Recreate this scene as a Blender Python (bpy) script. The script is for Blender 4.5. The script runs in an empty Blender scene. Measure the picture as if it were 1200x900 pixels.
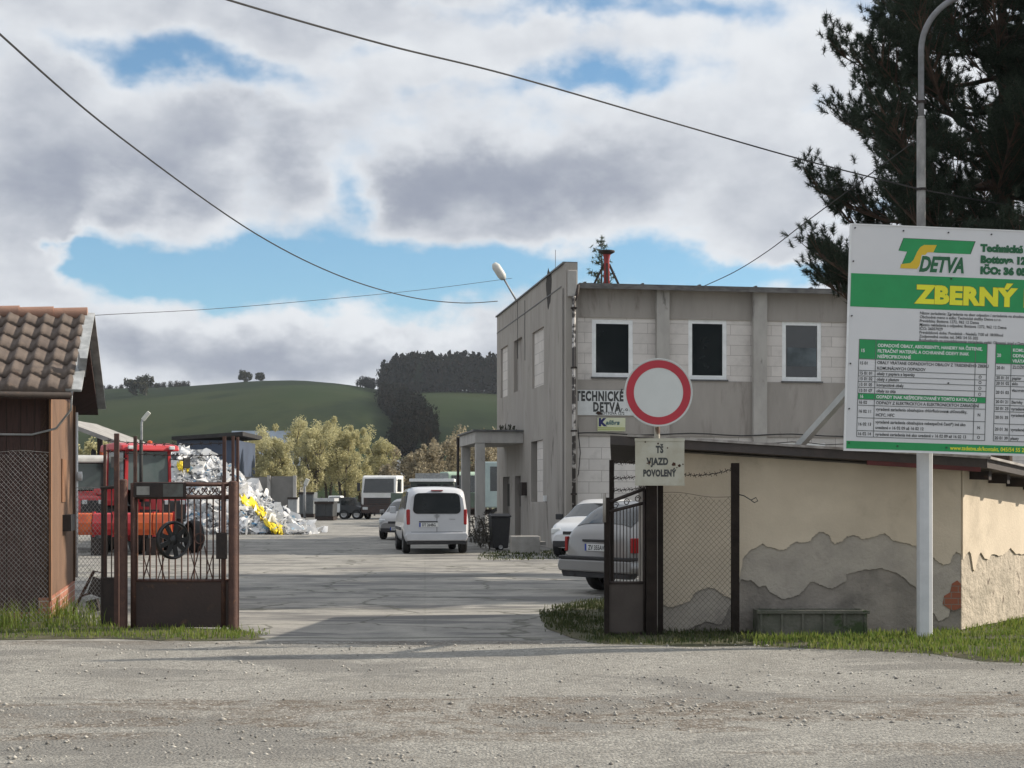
import bpy, bmesh, math, random
import numpy as np
from mathutils import Vector, Matrix
R = math.radians
random.seed(7); rng = np.random.default_rng(11)
S = bpy.context.scene
C = bpy.data.collections.new("yard"); S.collection.children.link(C)

# ---------------------------------------------------------------- camera
F = 1700.0; HZ = 580.0; EYE = 1.6
cam = bpy.data.cameras.new("camera"); co = bpy.data.objects.new("camera", cam); C.objects.link(co)
co.location = (0, 0, EYE); co.rotation_euler = (R(90), 0, 0)
cam.sensor_width = 36; cam.lens = 36*F/1200; cam.shift_y = (HZ-450)/1200
cam.clip_start = 0.1; cam.clip_end = 6000
S.camera = co
# ---------------------------------------------------------------- light
SUN_EL = 29.5
sdir = Vector((0.975, 0.222, 0)).normalized()*math.cos(R(SUN_EL)); sdir.z = math.sin(R(SUN_EL))
sl = bpy.data.lights.new("sun", 'SUN'); sl.energy = 5.0; sl.angle = R(0.6); sl.color = (1, 0.90, 0.76)
so = bpy.data.objects.new("sun", sl); C.objects.link(so)
so.rotation_euler = sdir.to_track_quat('Z', 'Y').to_euler()
S.view_settings.view_transform = 'Standard'; S.view_settings.look = 'None'
S.view_settings.exposure = 0.45; S.view_settings.gamma = 1; S.view_settings.use_curve_mapping = False
S.render.engine = 'CYCLES'
S.cycles.max_bounces = 6; S.cycles.transparent_max_bounces = 8

class NT:
    "small helper to write node maths"
    def __init__(s, tree): s.t = tree; s.n = tree.nodes; s.l = tree.links
    def node(s, typ, **kw):
        n = s.n.new(typ)
        for k, v in kw.items():
            if k.startswith('_'): n.inputs[k[1:].replace('_', ' ')].default_value = v
            else: setattr(n, k, v)
        return n
    def put(s, a, sock):
        if isinstance(a, (int, float)): sock.default_value = a
        elif isinstance(a, (tuple, list)): sock.default_value = a
        else: s.l.new(a, sock)
    def m(s, op, a, b=0.0, c=None, clamp=False):
        n = s.n.new('ShaderNodeMath'); n.operation = op; n.use_clamp = clamp
        s.put(a, n.inputs[0]); s.put(b, n.inputs[1])
        if c is not None: s.put(c, n.inputs[2])
        return n.outputs[0]
    def ss(s, x, lo, hi, a=0.0, b=1.0):
        n = s.n.new('ShaderNodeMapRange'); n.interpolation_type = 'SMOOTHSTEP'
        s.put(x, n.inputs[0]); s.put(lo, n.inputs[1]); s.put(hi, n.inputs[2]); s.put(a, n.inputs[3]); s.put(b, n.inputs[4])
        return n.outputs[0]
    def mix(s, f, a, b):
        n = s.n.new('ShaderNodeMix'); n.data_type = 'RGBA'
        s.put(f, n.inputs[0]); s.put(a, n.inputs[6]); s.put(b, n.inputs[7])
        return n.outputs[2]
    def noise(s, vec, scale, detail=4, rough=.55, dist=0.0):
        n = s.n.new('ShaderNodeTexNoise'); n.inputs['Scale'].default_value = scale
        n.inputs['Detail'].default_value = detail; n.inputs['Roughness'].default_value = rough
        n.inputs['Distortion'].default_value = dist
        s.l.new(vec, n.inputs['Vector']); return n.outputs['Fac']
    def comb(s, x, y, z=0.0):
        n = s.n.new('ShaderNodeCombineXYZ'); s.put(x, n.inputs[0]); s.put(y, n.inputs[1]); s.put(z, n.inputs[2]); return n.outputs[0]
    def sep(s, v):
        n = s.n.new('ShaderNodeSeparateXYZ'); s.l.new(v, n.inputs[0]); return n.outputs

# ---------------------------------------------------------------- sky
Wd = bpy.data.worlds.new("World"); S.world = Wd; Wd.use_nodes = True
w = NT(Wd.node_tree); w.n.clear()
out = w.n.new('ShaderNodeOutputWorld')
sky = w.node('ShaderNodeTexSky', sky_type='NISHITA', sun_disc=False, sun_elevation=R(SUN_EL),
             sun_rotation=math.atan2(sdir.x, sdir.y), altitude=400, air_density=1.0, dust_density=0.6, ozone_density=1.3)
geo = w.n.new('ShaderNodeTexCoord'); D = w.sep(geo.outputs['Generated'])
az = w.m('ARCTAN2', D[0], D[1]); el = w.m('ARCSINE', D[2])
_v = w.comb(az, w.m('MULTIPLY', el, 1.4), 5.1)
def wn_(z, sc, det): return w.m('SUBTRACT', w.noise(w.comb(az, w.m('MULTIPLY', el, 1.4), z), sc, det, .55), .5)
azw = w.m('ADD', az, w.m('ADD', w.m('MULTIPLY', wn_(5.1, 9, 5), .16), w.m('MULTIPLY', wn_(1.7, 28, 4), .035)))
elw = w.m('ADD', el, w.m('ADD', w.m('MULTIPLY', wn_(8.3, 9, 5), .075), w.m('MULTIPLY', wn_(3.9, 28, 4), .022)))
def g2(px, py, sx, sy, amp):
    a0 = math.atan((px-600)/F); e0 = math.atan((HZ-py)/F*math.cos(a0))
    dx = w.m('DIVIDE', w.m('SUBTRACT', azw, a0), sx/F); dy = w.m('DIVIDE', w.m('SUBTRACT', elw, e0), sy/F)
    r2 = w.m('ADD', w.m('MULTIPLY', dx, dx), w.m('MULTIPLY', dy, dy))
    return w.m('MULTIPLY', w.m('EXPONENT', w.m('MULTIPLY', r2, -1.0)), amp)
def cloudn(ox, oy, sc=4.2, det=7, ro=0.50, z=0.37):
    v = w.comb(w.m('ADD', az, 3.1+ox), w.m('MULTIPLY', w.m('ADD', el, oy), 1.55), z)
    return w.noise(v, sc, det, ro, 0.0)
n0 = cloudn(0, 0); n1 = cloudn(0.012, 0.020); n2 = cloudn(0, 0, 15, 6, .55, 2.2); n3 = cloudn(0.006, 0.010, 15, 6, .55, 2.2)
bias = None
for gargs in [(330, 318, 340, 38, -.75), (90, 300, 130, 30, -.5), (830, 325, 200, 30, -.55), (150, 55, 110, 26, -.36), (280, 84, 110, 24, -.38), (430, 60, 60, 16, -.22), (700, 100, 90, 18, -.36), (540, 95, 60, 14, -.16),
              (680, 8, 100, 24, -.5), (830, 14, 60, 14, -.22), (385, 225, 42, 30, -.36), (500, 15, 60, 14, -.2), (0, 290, 46, 44, .95),
              (560, 250, 170, 36, .30), (300, 415, 400, 40, .55), (900, 285, 46, 30, .36), (1150, 330, 160, 60, -.3),
              (1030, 240, 80, 22, -.35), (960, 345, 200, 20, .2), (600, 400, 900, 22, .12)]:
    g = g2(*gargs); bias = g if bias is None else w.m('ADD', bias, g)
det_ = w.m('MULTIPLY', w.m('SUBTRACT', n2, 0.5), .8)
mask = w.m('ADD', w.m('ADD', w.m('MULTIPLY', w.m('SUBTRACT', n0, 0.5), 1.3), det_), w.m('ADD', bias, 0.19))
dens = w.ss(mask, -0.22, 0.22, 0.04, 1.0)
thick = w.ss(mask, 0.03, 0.42)
rel = w.m('ADD', w.m('MULTIPLY', w.m('SUBTRACT', n0, n1), 1.6), w.m('MULTIPLY', w.m('SUBTRACT', n2, n3), .75))
gray = None
for gargs in [(470, 185, 330, 60, .40), (110, 225, 210, 46, .36), (230, 130, 120, 40, .16), (640, 215, 260, 45, .26), (350, 416, 330, 26, .52), (930, 110, 200, 70, .10),
              (360, 262, 130, 16, -.30), (260, 245, 60, 16, -.25), (300, 375, 300, 10, -.2), (560, 80, 140, 40, -.12), (880, 180, 140, 40, -.12), (780, 60, 200, 60, -.08), (100, 70, 140, 60, .06)]:
    g = g2(*gargs); gray = g if gray is None else w.m('ADD', gray, g)
br = w.m('SUBTRACT', w.m('ADD', 0.90, rel), w.m('MULTIPLY', thick, w.m('ADD', w.m('MULTIPLY', gray, 0.95), w.m('ADD', 0.20, w.m('MULTIPLY', w.m('SUBTRACT', n0, .45), .9)))), clamp=True)
ccol = w.mix(w.ss(br, 0.0, 1.0), (0.225, 0.25, 0.31, 1), (0.60, 0.62, 0.645, 1))
skys = w.n.new('ShaderNodeVectorMath'); skys.operation = 'SCALE'; w.l.new(sky.outputs[0], skys.inputs[0]); skys.inputs['Scale'].default_value = 0.10
hue = w.n.new('ShaderNodeVectorMath'); hue.operation = 'MULTIPLY'; w.l.new(skys.outputs[0], hue.inputs[0]); hue.inputs[1].default_value = (0.66, 0.94, 1.04)
final0 = w.mix(dens, hue.outputs[0], ccol)
hi_ = w.n.new('ShaderNodeVectorMath'); hi_.operation = 'SCALE'; w.l.new(final0, hi_.inputs[0]); w.l.new(w.ss(el, .35, .8, 1.0, 1.35), hi_.inputs['Scale']); final = hi_.outputs[0]  # sky higher than the frame brightened to lift the ambient light
bg = w.n.new('ShaderNodeBackground'); w.l.new(final, bg.inputs[0]); bg.inputs[1].default_value = 1.0
w.l.new(bg.outputs[0], out.inputs[0])

# ---------------------------------------------------------------- helpers
def W(px, py, d): return Vector(((px-600)*d/F, d, EYE+(HZ-py)*d/F))
def Gd(py): return EYE*F/(py-HZ)
def G(px, py): d = Gd(py); return Vector(((px-600)*d/F, d, 0))
def ZZ(py, d): return EYE+(HZ-py)*d/F
def XX(px, d): return (px-600)*d/F

MATS = {}
def mat(name, c1, c2=None, scale=6.0, rough=.75, metal=0.0, bump=0.0, bscale=None, detail=6, c3=None, s3=1.0, th3=.55, w3=.08,
        stretch=(1, 1, 1), spec=.4, coat=0.0, alpha=1.0, lo=.3, hi=.7, coord='Object', transl=0.0):
    if name in MATS: return MATS[name]
    m = bpy.data.materials.new(name); m.use_nodes = True; t = NT(m.node_tree)
    b = t.n['Principled BSDF']; tc = t.n.new('ShaderNodeTexCoord'); mp = t.n.new('ShaderNodeMapping')
    mp.inputs['Scale'].default_value = stretch
    src = tc.outputs['Object']
    if coord == 'World': src = t.n.new('ShaderNodeNewGeometry').outputs['Position']
    t.l.new(src, mp.inputs[0]); v = mp.outputs[0]
    if c2 is None: c2 = tuple(x*.82 for x in c1)
    col = t.mix(t.ss(t.noise(v, scale, detail, .6), lo, hi), (*c1, 1), (*c2, 1))
    if c3 is not None:
        col = t.mix(t.ss(t.noise(v, s3, 7, .65, .4), th3, th3+w3), col, (*c3, 1))
    t.l.new(col, b.inputs['Base Color'])
    b.inputs['Roughness'].default_value = rough; b.inputs['Metallic'].default_value = metal
    b.inputs['Specular IOR Level'].default_value = spec; b.inputs['Coat Weight'].default_value = coat
    if bump:
        bp = t.n.new('ShaderNodeBump'); bp.inputs['Strength'].default_value = min(1, bump); bp.inputs['Distance'].default_value = .02*max(1, bump)
        t.l.new(t.noise(v, bscale or scale*4, 5, .65), bp.inputs['Height']); t.l.new(bp.outputs[0], b.inputs['Normal'])
    MATS[name] = m; return m
def leafmat(name, c1, c2, tr=.35):
    m = bpy.data.materials.new(name); m.use_nodes = True; t = NT(m.node_tree)
    b = t.n['Principled BSDF']; g = t.n.new('ShaderNodeNewGeometry')
    col = t.mix(g.outputs['Random Per Island'], (*c1, 1), (*c2, 1))
    t.l.new(col, b.inputs['Base Color']); b.inputs['Roughness'].default_value = .7; b.inputs['Specular IOR Level'].default_value = .2
    tl = t.n.new('ShaderNodeBsdfTranslucent'); t.l.new(col, tl.inputs[0])
    mx = t.n.new('ShaderNodeMixShader'); mx.inputs[0].default_value = tr
    t.l.new(b.outputs[0], mx.inputs[1]); t.l.new(tl.outputs[0], mx.inputs[2])
    t.l.new(mx.outputs[0], t.n['Material Output'].inputs[0]); return m

def props(o, label=None, cat=None, group=None, kind=None):
    if label: o['label'] = label
    if cat: o['category'] = cat
    if group: o['group'] = group
    if kind: o['kind'] = kind
    return o
def empty(name, loc, rz=0.0, label=None, cat=None, group=None):
    o = bpy.data.objects.new(name, None); C.objects.link(o); o.location = loc; o.rotation_euler = (0, 0, rz)
    o.empty_display_size = .2
    return props(o, label, cat, group)
def omat(o):
    M = Matrix.Translation(o.location) @ o.rotation_euler.to_matrix().to_4x4()
    if o.parent: M = omat(o.parent) @ M
    return M
class MB:
    def __init__(s): s.v = []; s.f = []; s.mi = []; s.k = 0; s.M = None
    def add(s, vs, fs, k=None):
        n = len(s.v)
        if s.M is not None: vs = [s.M @ Vector(q) for q in vs]
        s.v += [tuple(q) for q in vs]; s.f += [tuple(i+n for i in f) for f in fs]; s.mi += [s.k if k is None else k]*len(fs); return s
    def box(s, c, d, rot=None, k=None):
        x, y, z = d[0]/2, d[1]/2, d[2]/2; c = Vector(c)
        vs = [Vector(q) for q in [(-x,-y,-z),(x,-y,-z),(x,y,-z),(-x,y,-z),(-x,-y,z),(x,-y,z),(x,y,z),(-x,y,z)]]
        if rot is not None: vs = [rot @ q for q in vs]
        return s.add([q+c for q in vs], [(0,3,2,1),(4,5,6,7),(0,1,5,4),(1,2,6,5),(2,3,7,6),(3,0,4,7)], k)
    def bb(s, x0, x1, y0, y1, z0, z1, k=None): return s.box(((x0+x1)/2,(y0+y1)/2,(z0+z1)/2), (x1-x0,y1-y0,z1-z0), None, k)
    def bar(s, a, b, w, h=None, k=None, up=(0,0,1)):
        a = Vector(a); b = Vector(b); h = h or w; d = b-a; L = d.length
        if L < 1e-6: return s
        z = d.normalized(); u = Vector(up)
        if abs(z.dot(u)) > .98: u = Vector((0,1,0))
        x = u.cross(z).normalized(); y = z.cross(x)
        M = Matrix((x, y, z)).transposed()
        return s.box((a+b)/2, (w, h, L), M, k)
    def tube(s, pts, r, n=8, cap=True, k=None):
        pts = [Vector(p) for p in pts]; rs = r if isinstance(r, (list, tuple)) else [r]*len(pts)
        vs = []; fs = []; pu = None
        for i, p in enumerate(pts):
            d = (pts[min(i+1, len(pts)-1)]-pts[max(i-1, 0)]).normalized()
            if pu is None:
                u = Vector((0,0,1)) if abs(d.z) < .9 else Vector((1,0,0))
            else: u = pu
            x = (u-d*u.dot(d)).normalized(); pu = x; y = d.cross(x)
            for j in range(n):
                a = 2*math.pi*j/n; vs.append(p+(x*math.cos(a)+y*math.sin(a))*rs[i])
        for i in range(len(pts)-1):
            for j in range(n):
                fs.append((i*n+j, i*n+(j+1)%n, (i+1)*n+(j+1)%n, (i+1)*n+j))
        if cap: fs.append(tuple(range(n))[::-1]); fs.append(tuple((len(pts)-1)*n+j for j in range(n)))
        return s.add(vs, fs, k)
    def prism(s, poly, axis, a0, a1, k=None):
        "extrude a 2D polygon along axis: 'y' -> poly is (x,z); 'x' -> (y,z); 'z' -> (x,y)"
        def P(p, t): return {'y': (p[0], t, p[1]), 'x': (t, p[0], p[1]), 'z': (p[0], p[1], t)}[axis]
        n = len(poly); vs = [P(p, a0) for p in poly]+[P(p, a1) for p in poly]
        from mathutils.geometry import tessellate_polygon
        tris = tessellate_polygon([[Vector((p[0], p[1], 0)) for p in poly]])
        fs = [tuple(t) for t in tris]+[tuple(i+n for i in t)[::-1] for t in tris]
        fs += [(i, (i+1) % n, (i+1) % n+n, i+n) for i in range(n)]
        return s.add(vs, fs, k)
    def lathe(s, prof, c=(0,0,0), axis='z', n=24, k=None):
        "profile (r,h) revolved about axis"
        vs = []; fs = []; c = Vector(c)
        for (r, h) in prof:
            for j in range(n):
                a = 2*math.pi*j/n; q = (r*math.cos(a), r*math.sin(a), h)
                if axis == 'y': q = (q[0], q[2], q[1])
                if axis == 'x': q = (q[2], q[0], q[1])
                vs.append(c+Vector(q))
        for i in range(len(prof)-1):
            for j in range(n): fs.append((i*n+j, i*n+(j+1)%n, (i+1)*n+(j+1)%n, (i+1)*n+j))
        return s.add(vs, fs, k)
    def wall(s, x0, x1, z0, z1, holes, y0, y1, k=None):
        "wall slab in the xz plane with rectangular openings and reveals"
        xs = sorted({x0, x1, *[min(max(h[i], x0), x1) for h in holes for i in (0, 1)]})
        zs = sorted({z0, z1, *[min(max(h[i], z0), z1) for h in holes for i in (2, 3)]})
        def solid(i, j):
            if i < 0 or j < 0 or i >= len(xs)-1 or j >= len(zs)-1: return False
            cx = (xs[i]+xs[i+1])/2; cz = (zs[j]+zs[j+1])/2
            return not any(h[0] < cx < h[1] and h[2] < cz < h[3] for h in holes)
        for i in range(len(xs)-1):
            for j in range(len(zs)-1):
                if not solid(i, j): continue
                a, b, c, d = xs[i], xs[i+1], zs[j], zs[j+1]
                vs = [(a,y0,c),(b,y0,c),(b,y0,d),(a,y0,d),(a,y1,c),(b,y1,c),(b,y1,d),(a,y1,d)]
                fs = [(0,1,2,3),(7,6,5,4)]
                if not solid(i-1, j): fs.append((0,3,7,4))
                if not solid(i+1, j): fs.append((1,5,6,2))
                if not solid(i, j-1): fs.append((0,4,5,1))
                if not solid(i, j+1): fs.append((3,2,6,7))
                s.add(vs, fs, k)
        return s
    def build(s, name, mats, parent=None, world=False, smooth=False, bevel=0.0, loc=None, recalc=True, auto=None):
        me = bpy.data.meshes.new(name); vs = s.v
        if world and parent is not None:
            Mi = omat(parent).inverted(); vs = [tuple(Mi @ Vector(q)) for q in vs]
        if loc is not None: vs = [(q[0]-loc[0], q[1]-loc[1], q[2]-loc[2]) for q in vs]
        me.from_pydata(vs, [], s.f)
        if not isinstance(mats, (list, tuple)): mats = [mats]
        for m_ in mats: me.materials.append(m_)
        if len(mats) > 1: me.polygons.foreach_set('material_index', s.mi)
        if recalc:
            bm = bmesh.new(); bm.from_mesh(me); bmesh.ops.recalc_face_normals(bm, faces=bm.faces); bm.to_mesh(me); bm.free()
        if smooth: me.polygons.foreach_set('use_smooth', [True]*len(me.polygons))
        me.update()
        o = bpy.data.objects.new(name, me); C.objects.link(o)
        if parent is not None: o.parent = parent
        if loc is not None: o.location = loc
        if bevel:
            b = o.modifiers.new('bevel', 'BEVEL'); b.width = bevel; b.segments = 2; b.limit_method = 'ANGLE'; b.angle_limit = R(40)
        if smooth and auto:
            e = o.modifiers.new('edges', 'EDGE_SPLIT'); e.split_angle = R(auto)
        return o
def npmesh(name, V, Fc, m, parent=None, loc=None, smooth=False):
    "V (n,3), Fc (m,k) arrays, fast path"
    me = bpy.data.meshes.new(name); V = np.asarray(V, dtype=np.float32); Fc = np.asarray(Fc, dtype=np.int32)
    if loc is not None: V = V-np.array(loc, dtype=np.float32)
    me.vertices.add(len(V)); me.vertices.foreach_set('co', V.ravel())
    k = Fc.shape[1]; me.loops.add(Fc.size); me.loops.foreach_set('vertex_index', Fc.ravel())
    me.polygons.add(len(Fc)); me.polygons.foreach_set('loop_start', np.arange(0, Fc.size, k, dtype=np.int32))
    me.polygons.foreach_set('loop_total', np.full(len(Fc), k, dtype=np.int32))
    if smooth: me.polygons.foreach_set('use_smooth', np.ones(len(Fc), dtype=bool))
    me.update(calc_edges=True); me.validate(); me.materials.append(m)
    o = bpy.data.objects.new(name, me); C.objects.link(o)
    if parent is not None: o.parent = parent
    if loc is not None: o.location = loc
    return o
def text_geo(body, size, offset=0.0, shear=0.0, xs=1.0, align='LEFT', extrude=0.0, spacing=1.0):
    cu = bpy.data.curves.new('t', 'FONT'); cu.body = body; cu.size = size; cu.offset = offset; cu.shear = shear
    cu.align_x = align; cu.resolution_u = 3; cu.extrude = extrude; cu.space_character = spacing
    o = bpy.data.objects.new('t', cu); C.objects.link(o)
    dg = bpy.context.evaluated_depsgraph_get(); me = bpy.data.meshes.new_from_object(o.evaluated_get(dg))
    vs = [(v.co.x*xs, v.co.y, v.co.z) for v in me.vertices]; fs = [tuple(p.vertices) for p in me.polygons]
    bpy.data.objects.remove(o); bpy.data.curves.remove(cu); bpy.data.meshes.remove(me)
    return vs, fs
def copy_tree(o, parent=None):
    c = o.copy(); C.objects.link(c); c.parent = parent
    for ch in list(o.children): copy_tree(ch, c)
    return c

# ---------------------------------------------------------------- common materials
M_road = None
m_rust = mat('rusty_brown_paint', (.095,.048,.036), (.06,.03,.024), 9, .7, 0, .35, 60, c3=(.16,.075,.04), s3=14, th3=.6)
m_rustd = mat('dark_rusty_steel', (.035,.024,.02), (.02,.015,.014), 9, .75, 0, .3, 60, c3=(.08,.04,.025), s3=10, th3=.62)
m_black = mat('black_rubber', (.012,.012,.013), (.02,.02,.02), 10, .75)
m_blackp = mat('black_plastic', (.02,.02,.022), (.028,.028,.03), 10, .55)
m_glass = mat('dark_window_glass', (.012,.016,.018), (.02,.024,.026), 2, .08, 0, spec=.8)
m_chrome = mat('dull_metal', (.4,.4,.4), (.3,.3,.3), 12, .4, .8)
m_white = mat('white_paint', (.72,.73,.73), (.62,.63,.63), 7, .5)
m_wframe = mat('white_window_frame', (.80,.82,.82), (.70,.72,.72), 5, .5)
m_galv = mat('galvanised_steel', (.36,.37,.38), (.24,.25,.26), 8, .55, .3, .1, 40)
m_conc = mat('weathered_concrete', (.27,.265,.25), (.17,.165,.155), 3, .9, 0, .5, 40, c3=(.11,.105,.095), s3=2.2, th3=.58, w3=.15)
m_wire = mat('wire_dark', (.03,.03,.032), (.05,.05,.05), 20, .6, .3)
m_meshw = mat('fence_wire', (.12,.11,.10), (.07,.055,.045), 12, .6, .4)
m_red = mat('red_vehicle_paint', (.46,.025,.03), (.36,.02,.025), 4, .45, coat=.2)
m_orange = mat('orange_vehicle_paint', (.62,.13,.03), (.45,.07,.025), 4, .55)
m_lred = mat('red_lamp_lens', (.32,.010,.013), (.25,.01,.012), 10, .2, spec=.6)
m_lclear = mat('clear_lamp_lens', (.6,.62,.62), (.45,.47,.48), 10, .15, spec=.8)
m_green = mat('sign_green', (.018,.27,.085), (.016,.24,.075), 4, .5)
m_yellow = mat('sign_yellow', (.72,.71,.035), (.68,.66,.03), 4, .55)
m_dgreen = mat('sign_dark_green', (.02,.12,.05), (.02,.10,.045), 4, .6)
m_print = mat('black_print', (.04,.045,.045), (.05,.05,.05), 5, .6)
# ================================================================ GROUND
def ground_material():
    m = bpy.data.materials.new('worn_concrete_yard'); m.use_nodes = True; t = NT(m.node_tree); b = t.n['Principled BSDF']
    p = t.n.new('ShaderNodeNewGeometry').outputs['Position']; X = t.sep(p)
    fine = t.noise(p, 22, 6, .7); mid = t.noise(p, 1.3, 6, .65, .5)
    st = t.comb(t.m('MULTIPLY', X[0], .22), t.m('MULTIPLY', X[1], 1.1))
    streak = t.noise(st, 1.0, 7, .65, .6)
    c = t.mix(t.ss(mid, .35, .68), (.29,.278,.25,1), (.19,.184,.17,1))
    c = t.mix(t.ss(streak, .52, .60), c, (.125,.122,.118,1))
    c = t.mix(t.m('MULTIPLY', t.ss(fine, .45, .72), .35), c, (.12,.115,.11,1))
    # slab joints and cracks
    jn = t.m('ADD', X[1], t.m('MULTIPLY', t.noise(p, 1.2, 3), .25))
    j = t.m('ABSOLUTE', t.m('SUBTRACT', t.m('FRACT', t.m('DIVIDE', jn, 4.1)), .5))
    jx = t.m('ABSOLUTE', t.m('SUBTRACT', t.m('FRACT', t.m('DIVIDE', t.m('ADD', X[0], t.m('MULTIPLY', X[1], .06)), 3.7)), .5))
    jm = t.m('MAXIMUM', t.ss(j, .480, .492), t.m('MULTIPLY', t.ss(jx, .492, .498), t.m('MULTIPLY', .3, t.ss(mid, .4, .6))))
    c = t.mix(t.m('MULTIPLY', jm, .75), c, (.075,.08,.06,1))
    cv = t.n.new('ShaderNodeTexVoronoi'); cv.feature = 'DISTANCE_TO_EDGE'; cv.inputs['Scale'].default_value = .38
    wv = t.n.new('ShaderNodeVectorMath'); wv.operation = 'ADD'; nz = t.n.new('ShaderNodeTexNoise'); nz.inputs['Scale'].default_value = 1.6; nz.inputs['Detail'].default_value = 5; t.l.new(p, nz.inputs['Vector']); t.l.new(p, wv.inputs[0]); t.l.new(nz.outputs['Color'], wv.inputs[1]); t.l.new(wv.outputs[0], cv.inputs['Vector'])
    c = t.mix(t.m('MULTIPLY', t.ss(cv.outputs['Distance'], .022, .006), .7), c, (.07,.07,.055,1))
    t.l.new(c, b.inputs['Base Color']); b.inputs['Roughness'].default_value = .88; b.inputs['Specular IOR Level'].default_value = .25
    bp = t.n.new('ShaderNodeBump'); bp.inputs['Strength'].default_value = .35; bp.inputs['Distance'].default_value = .03
    t.l.new(t.m('ADD', fine, t.m('MULTIPLY', mid, .6)), bp.inputs['Height']); t.l.new(bp.outputs[0], b.inputs['Normal'])
    return m
def road_material():
    m = bpy.data.materials.new('worn_gravelly_asphalt'); m.use_nodes = True; t = NT(m.node_tree); b = t.n['Principled BSDF']
    p = t.n.new('ShaderNodeNewGeometry').outputs['Position']; X = t.sep(p)
    vor = t.n.new('ShaderNodeTexVoronoi'); vor.inputs['Scale'].default_value = 42; t.l.new(p, vor.inputs['Vector'])
    stone = t.sep(vor.outputs['Color'])[0]
    fine = t.noise(p, 60, 5, .7); mid = t.noise(p, 1.1, 7, .68, .6)
    st = t.comb(t.m('MULTIPLY', X[0], .28), t.m('MULTIPLY', X[1], 1.3))
    band = t.noise(st, 1.0, 8, .62, .5)
    asph = t.mix(t.ss(stone, .1, .9), (.215,.208,.19,1), (.36,.348,.315,1))
    asph = t.mix(t.m('MULTIPLY', t.ss(mid, .4, .7), .6), asph, (.20,.19,.17,1))
    big = t.noise(t.comb(t.m('MULTIPLY', X[0], .5), X[1], 4.4), .55, 6, .6, .8)
    asph = t.mix(t.m('MULTIPLY', t.ss(big, .50, .56), .55), asph, (.155,.15,.14,1))
    dirt = t.mix(t.ss(fine, .3, .7), (.175,.145,.113,1), (.11,.09,.072,1))
    dirt = t.mix(t.ss(stone, .80, .9), dirt, (.36,.34,.31,1))
    # dirt lies in a wandering strip across the road and in patches
    wob = t.m('ADD', t.m('ADD', X[1], t.m('MULTIPLY', X[0], -.10)), t.m('MULTIPLY', t.m('SUBTRACT', band, .5), 6.5))
    near = t.m('MULTIPLY', t.ss(wob, 9.8, 10.25), t.ss(wob, 11.3, 10.9))
    edge = t.m('MULTIPLY', t.ss(X[1], 15.0, 15.7), t.ss(band, .42, .52))
    patch = t.m('MULTIPLY', t.ss(band, .53, .58), t.ss(X[1], 12.5, 10.5))
    dm = t.m('MAXIMUM', t.m('MAXIMUM', t.m('MULTIPLY', near, .9), t.m('MULTIPLY', edge, .6)), t.m('MULTIPLY', patch, .55))
    dm = t.m('MULTIPLY', dm, t.m('MULTIPLY', t.ss(t.noise(p, 7, 5, .7), .25, .55), t.ss(t.noise(p, 1.6, 6, .7, .8), .36, .56)))
    c = t.mix(dm, asph, dirt)
    t.l.new(c, b.inputs['Base Color']); b.inputs['Roughness'].default_value = .9; b.inputs['Specular IOR Level'].default_value = .25
    bp = t.n.new('ShaderNodeBump'); bp.inputs['Strength'].default_value = .9; bp.inputs['Distance'].default_value = .025
    h = t.m('ADD', t.m('MULTIPLY', vor.outputs['Distance'], -.8), t.m('ADD', fine, t.m('MULTIPLY', mid, 1.5)))
    t.l.new(h, bp.inputs['Height']); t.l.new(bp.outputs[0], b.inputs['Normal'])
    return m
gm = ground_material(); rm = road_material()
def field_material():
    return mat('rough_grassland', (.062,.078,.03), (.09,.085,.045), .08, .95, coord='World', c3=(.05,.06,.028), s3=.02, th3=.5, w3=.1)
b = MB(); b.add([(-1500,-60,-.012),(1500,-60,-.012),(1500,2350,-.012),(-1500,2350,-.012)], [(0,1,2,3)])
props(b.build('ground', field_material()), kind='structure')
b = MB(); b.add([(-45,15.4,-.004),(30,15.4,-.004),(45,135,-.004),(-60,135,-.004)], [(0,1,2,3)])
props(b.build('yard', gm), kind='structure')
# road: a gently uneven sheet with a worn ragged edge
nx, ny = 220, 90
xs = np.linspace(-14, 14, nx); ys = np.concatenate([np.linspace(-30, 6, 8), np.linspace(6.3, 15.9, ny-8)])
from mathutils import noise as mn
V = []
for j, y in enumerate(ys):
    for i, x in enumerate(xs):
        z = .016+.02*mn.noise(Vector((x*.5, y*.8, 0)))+.010*mn.noise(Vector((x*1.7, y*2.2, 3)))
        if y > 6:
            z -= .022*math.exp(-(((x+1.45)/.55)**2+((y-9.55)/.25)**2))
            yy = y
            if j > ny-9: yy = y+.25*mn.noise(Vector((x*.8, 1, 5)))*(j-ny+9)/8
            if y > 15: z = max(z*(15.9-y)/.9, .002*(1))
        else: z = .01; yy = y
        if y < 6.2: z = .01
        V.append((x, yy, max(z, .0015)))
Fc = [(j*nx+i, j*nx+i+1, (j+1)*nx+i+1, (j+1)*nx+i) for j in range(ny-1) for i in range(nx-1)]
props(npmesh('road', V, Fc, rm, smooth=True), kind='structure')
b = MB(); b.add([(-200,-40,-.008),(-14,-40,-.008),(-14,15.5,-.008),(-200,15.5,-.008),(14,-40,-.008),(200,-40,-.008),(200,15.5,-.008),(14,15.5,-.008)], [(0,1,2,3),(4,5,6,7)])
props(b.build('road_beyond', rm), kind='structure')

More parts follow.
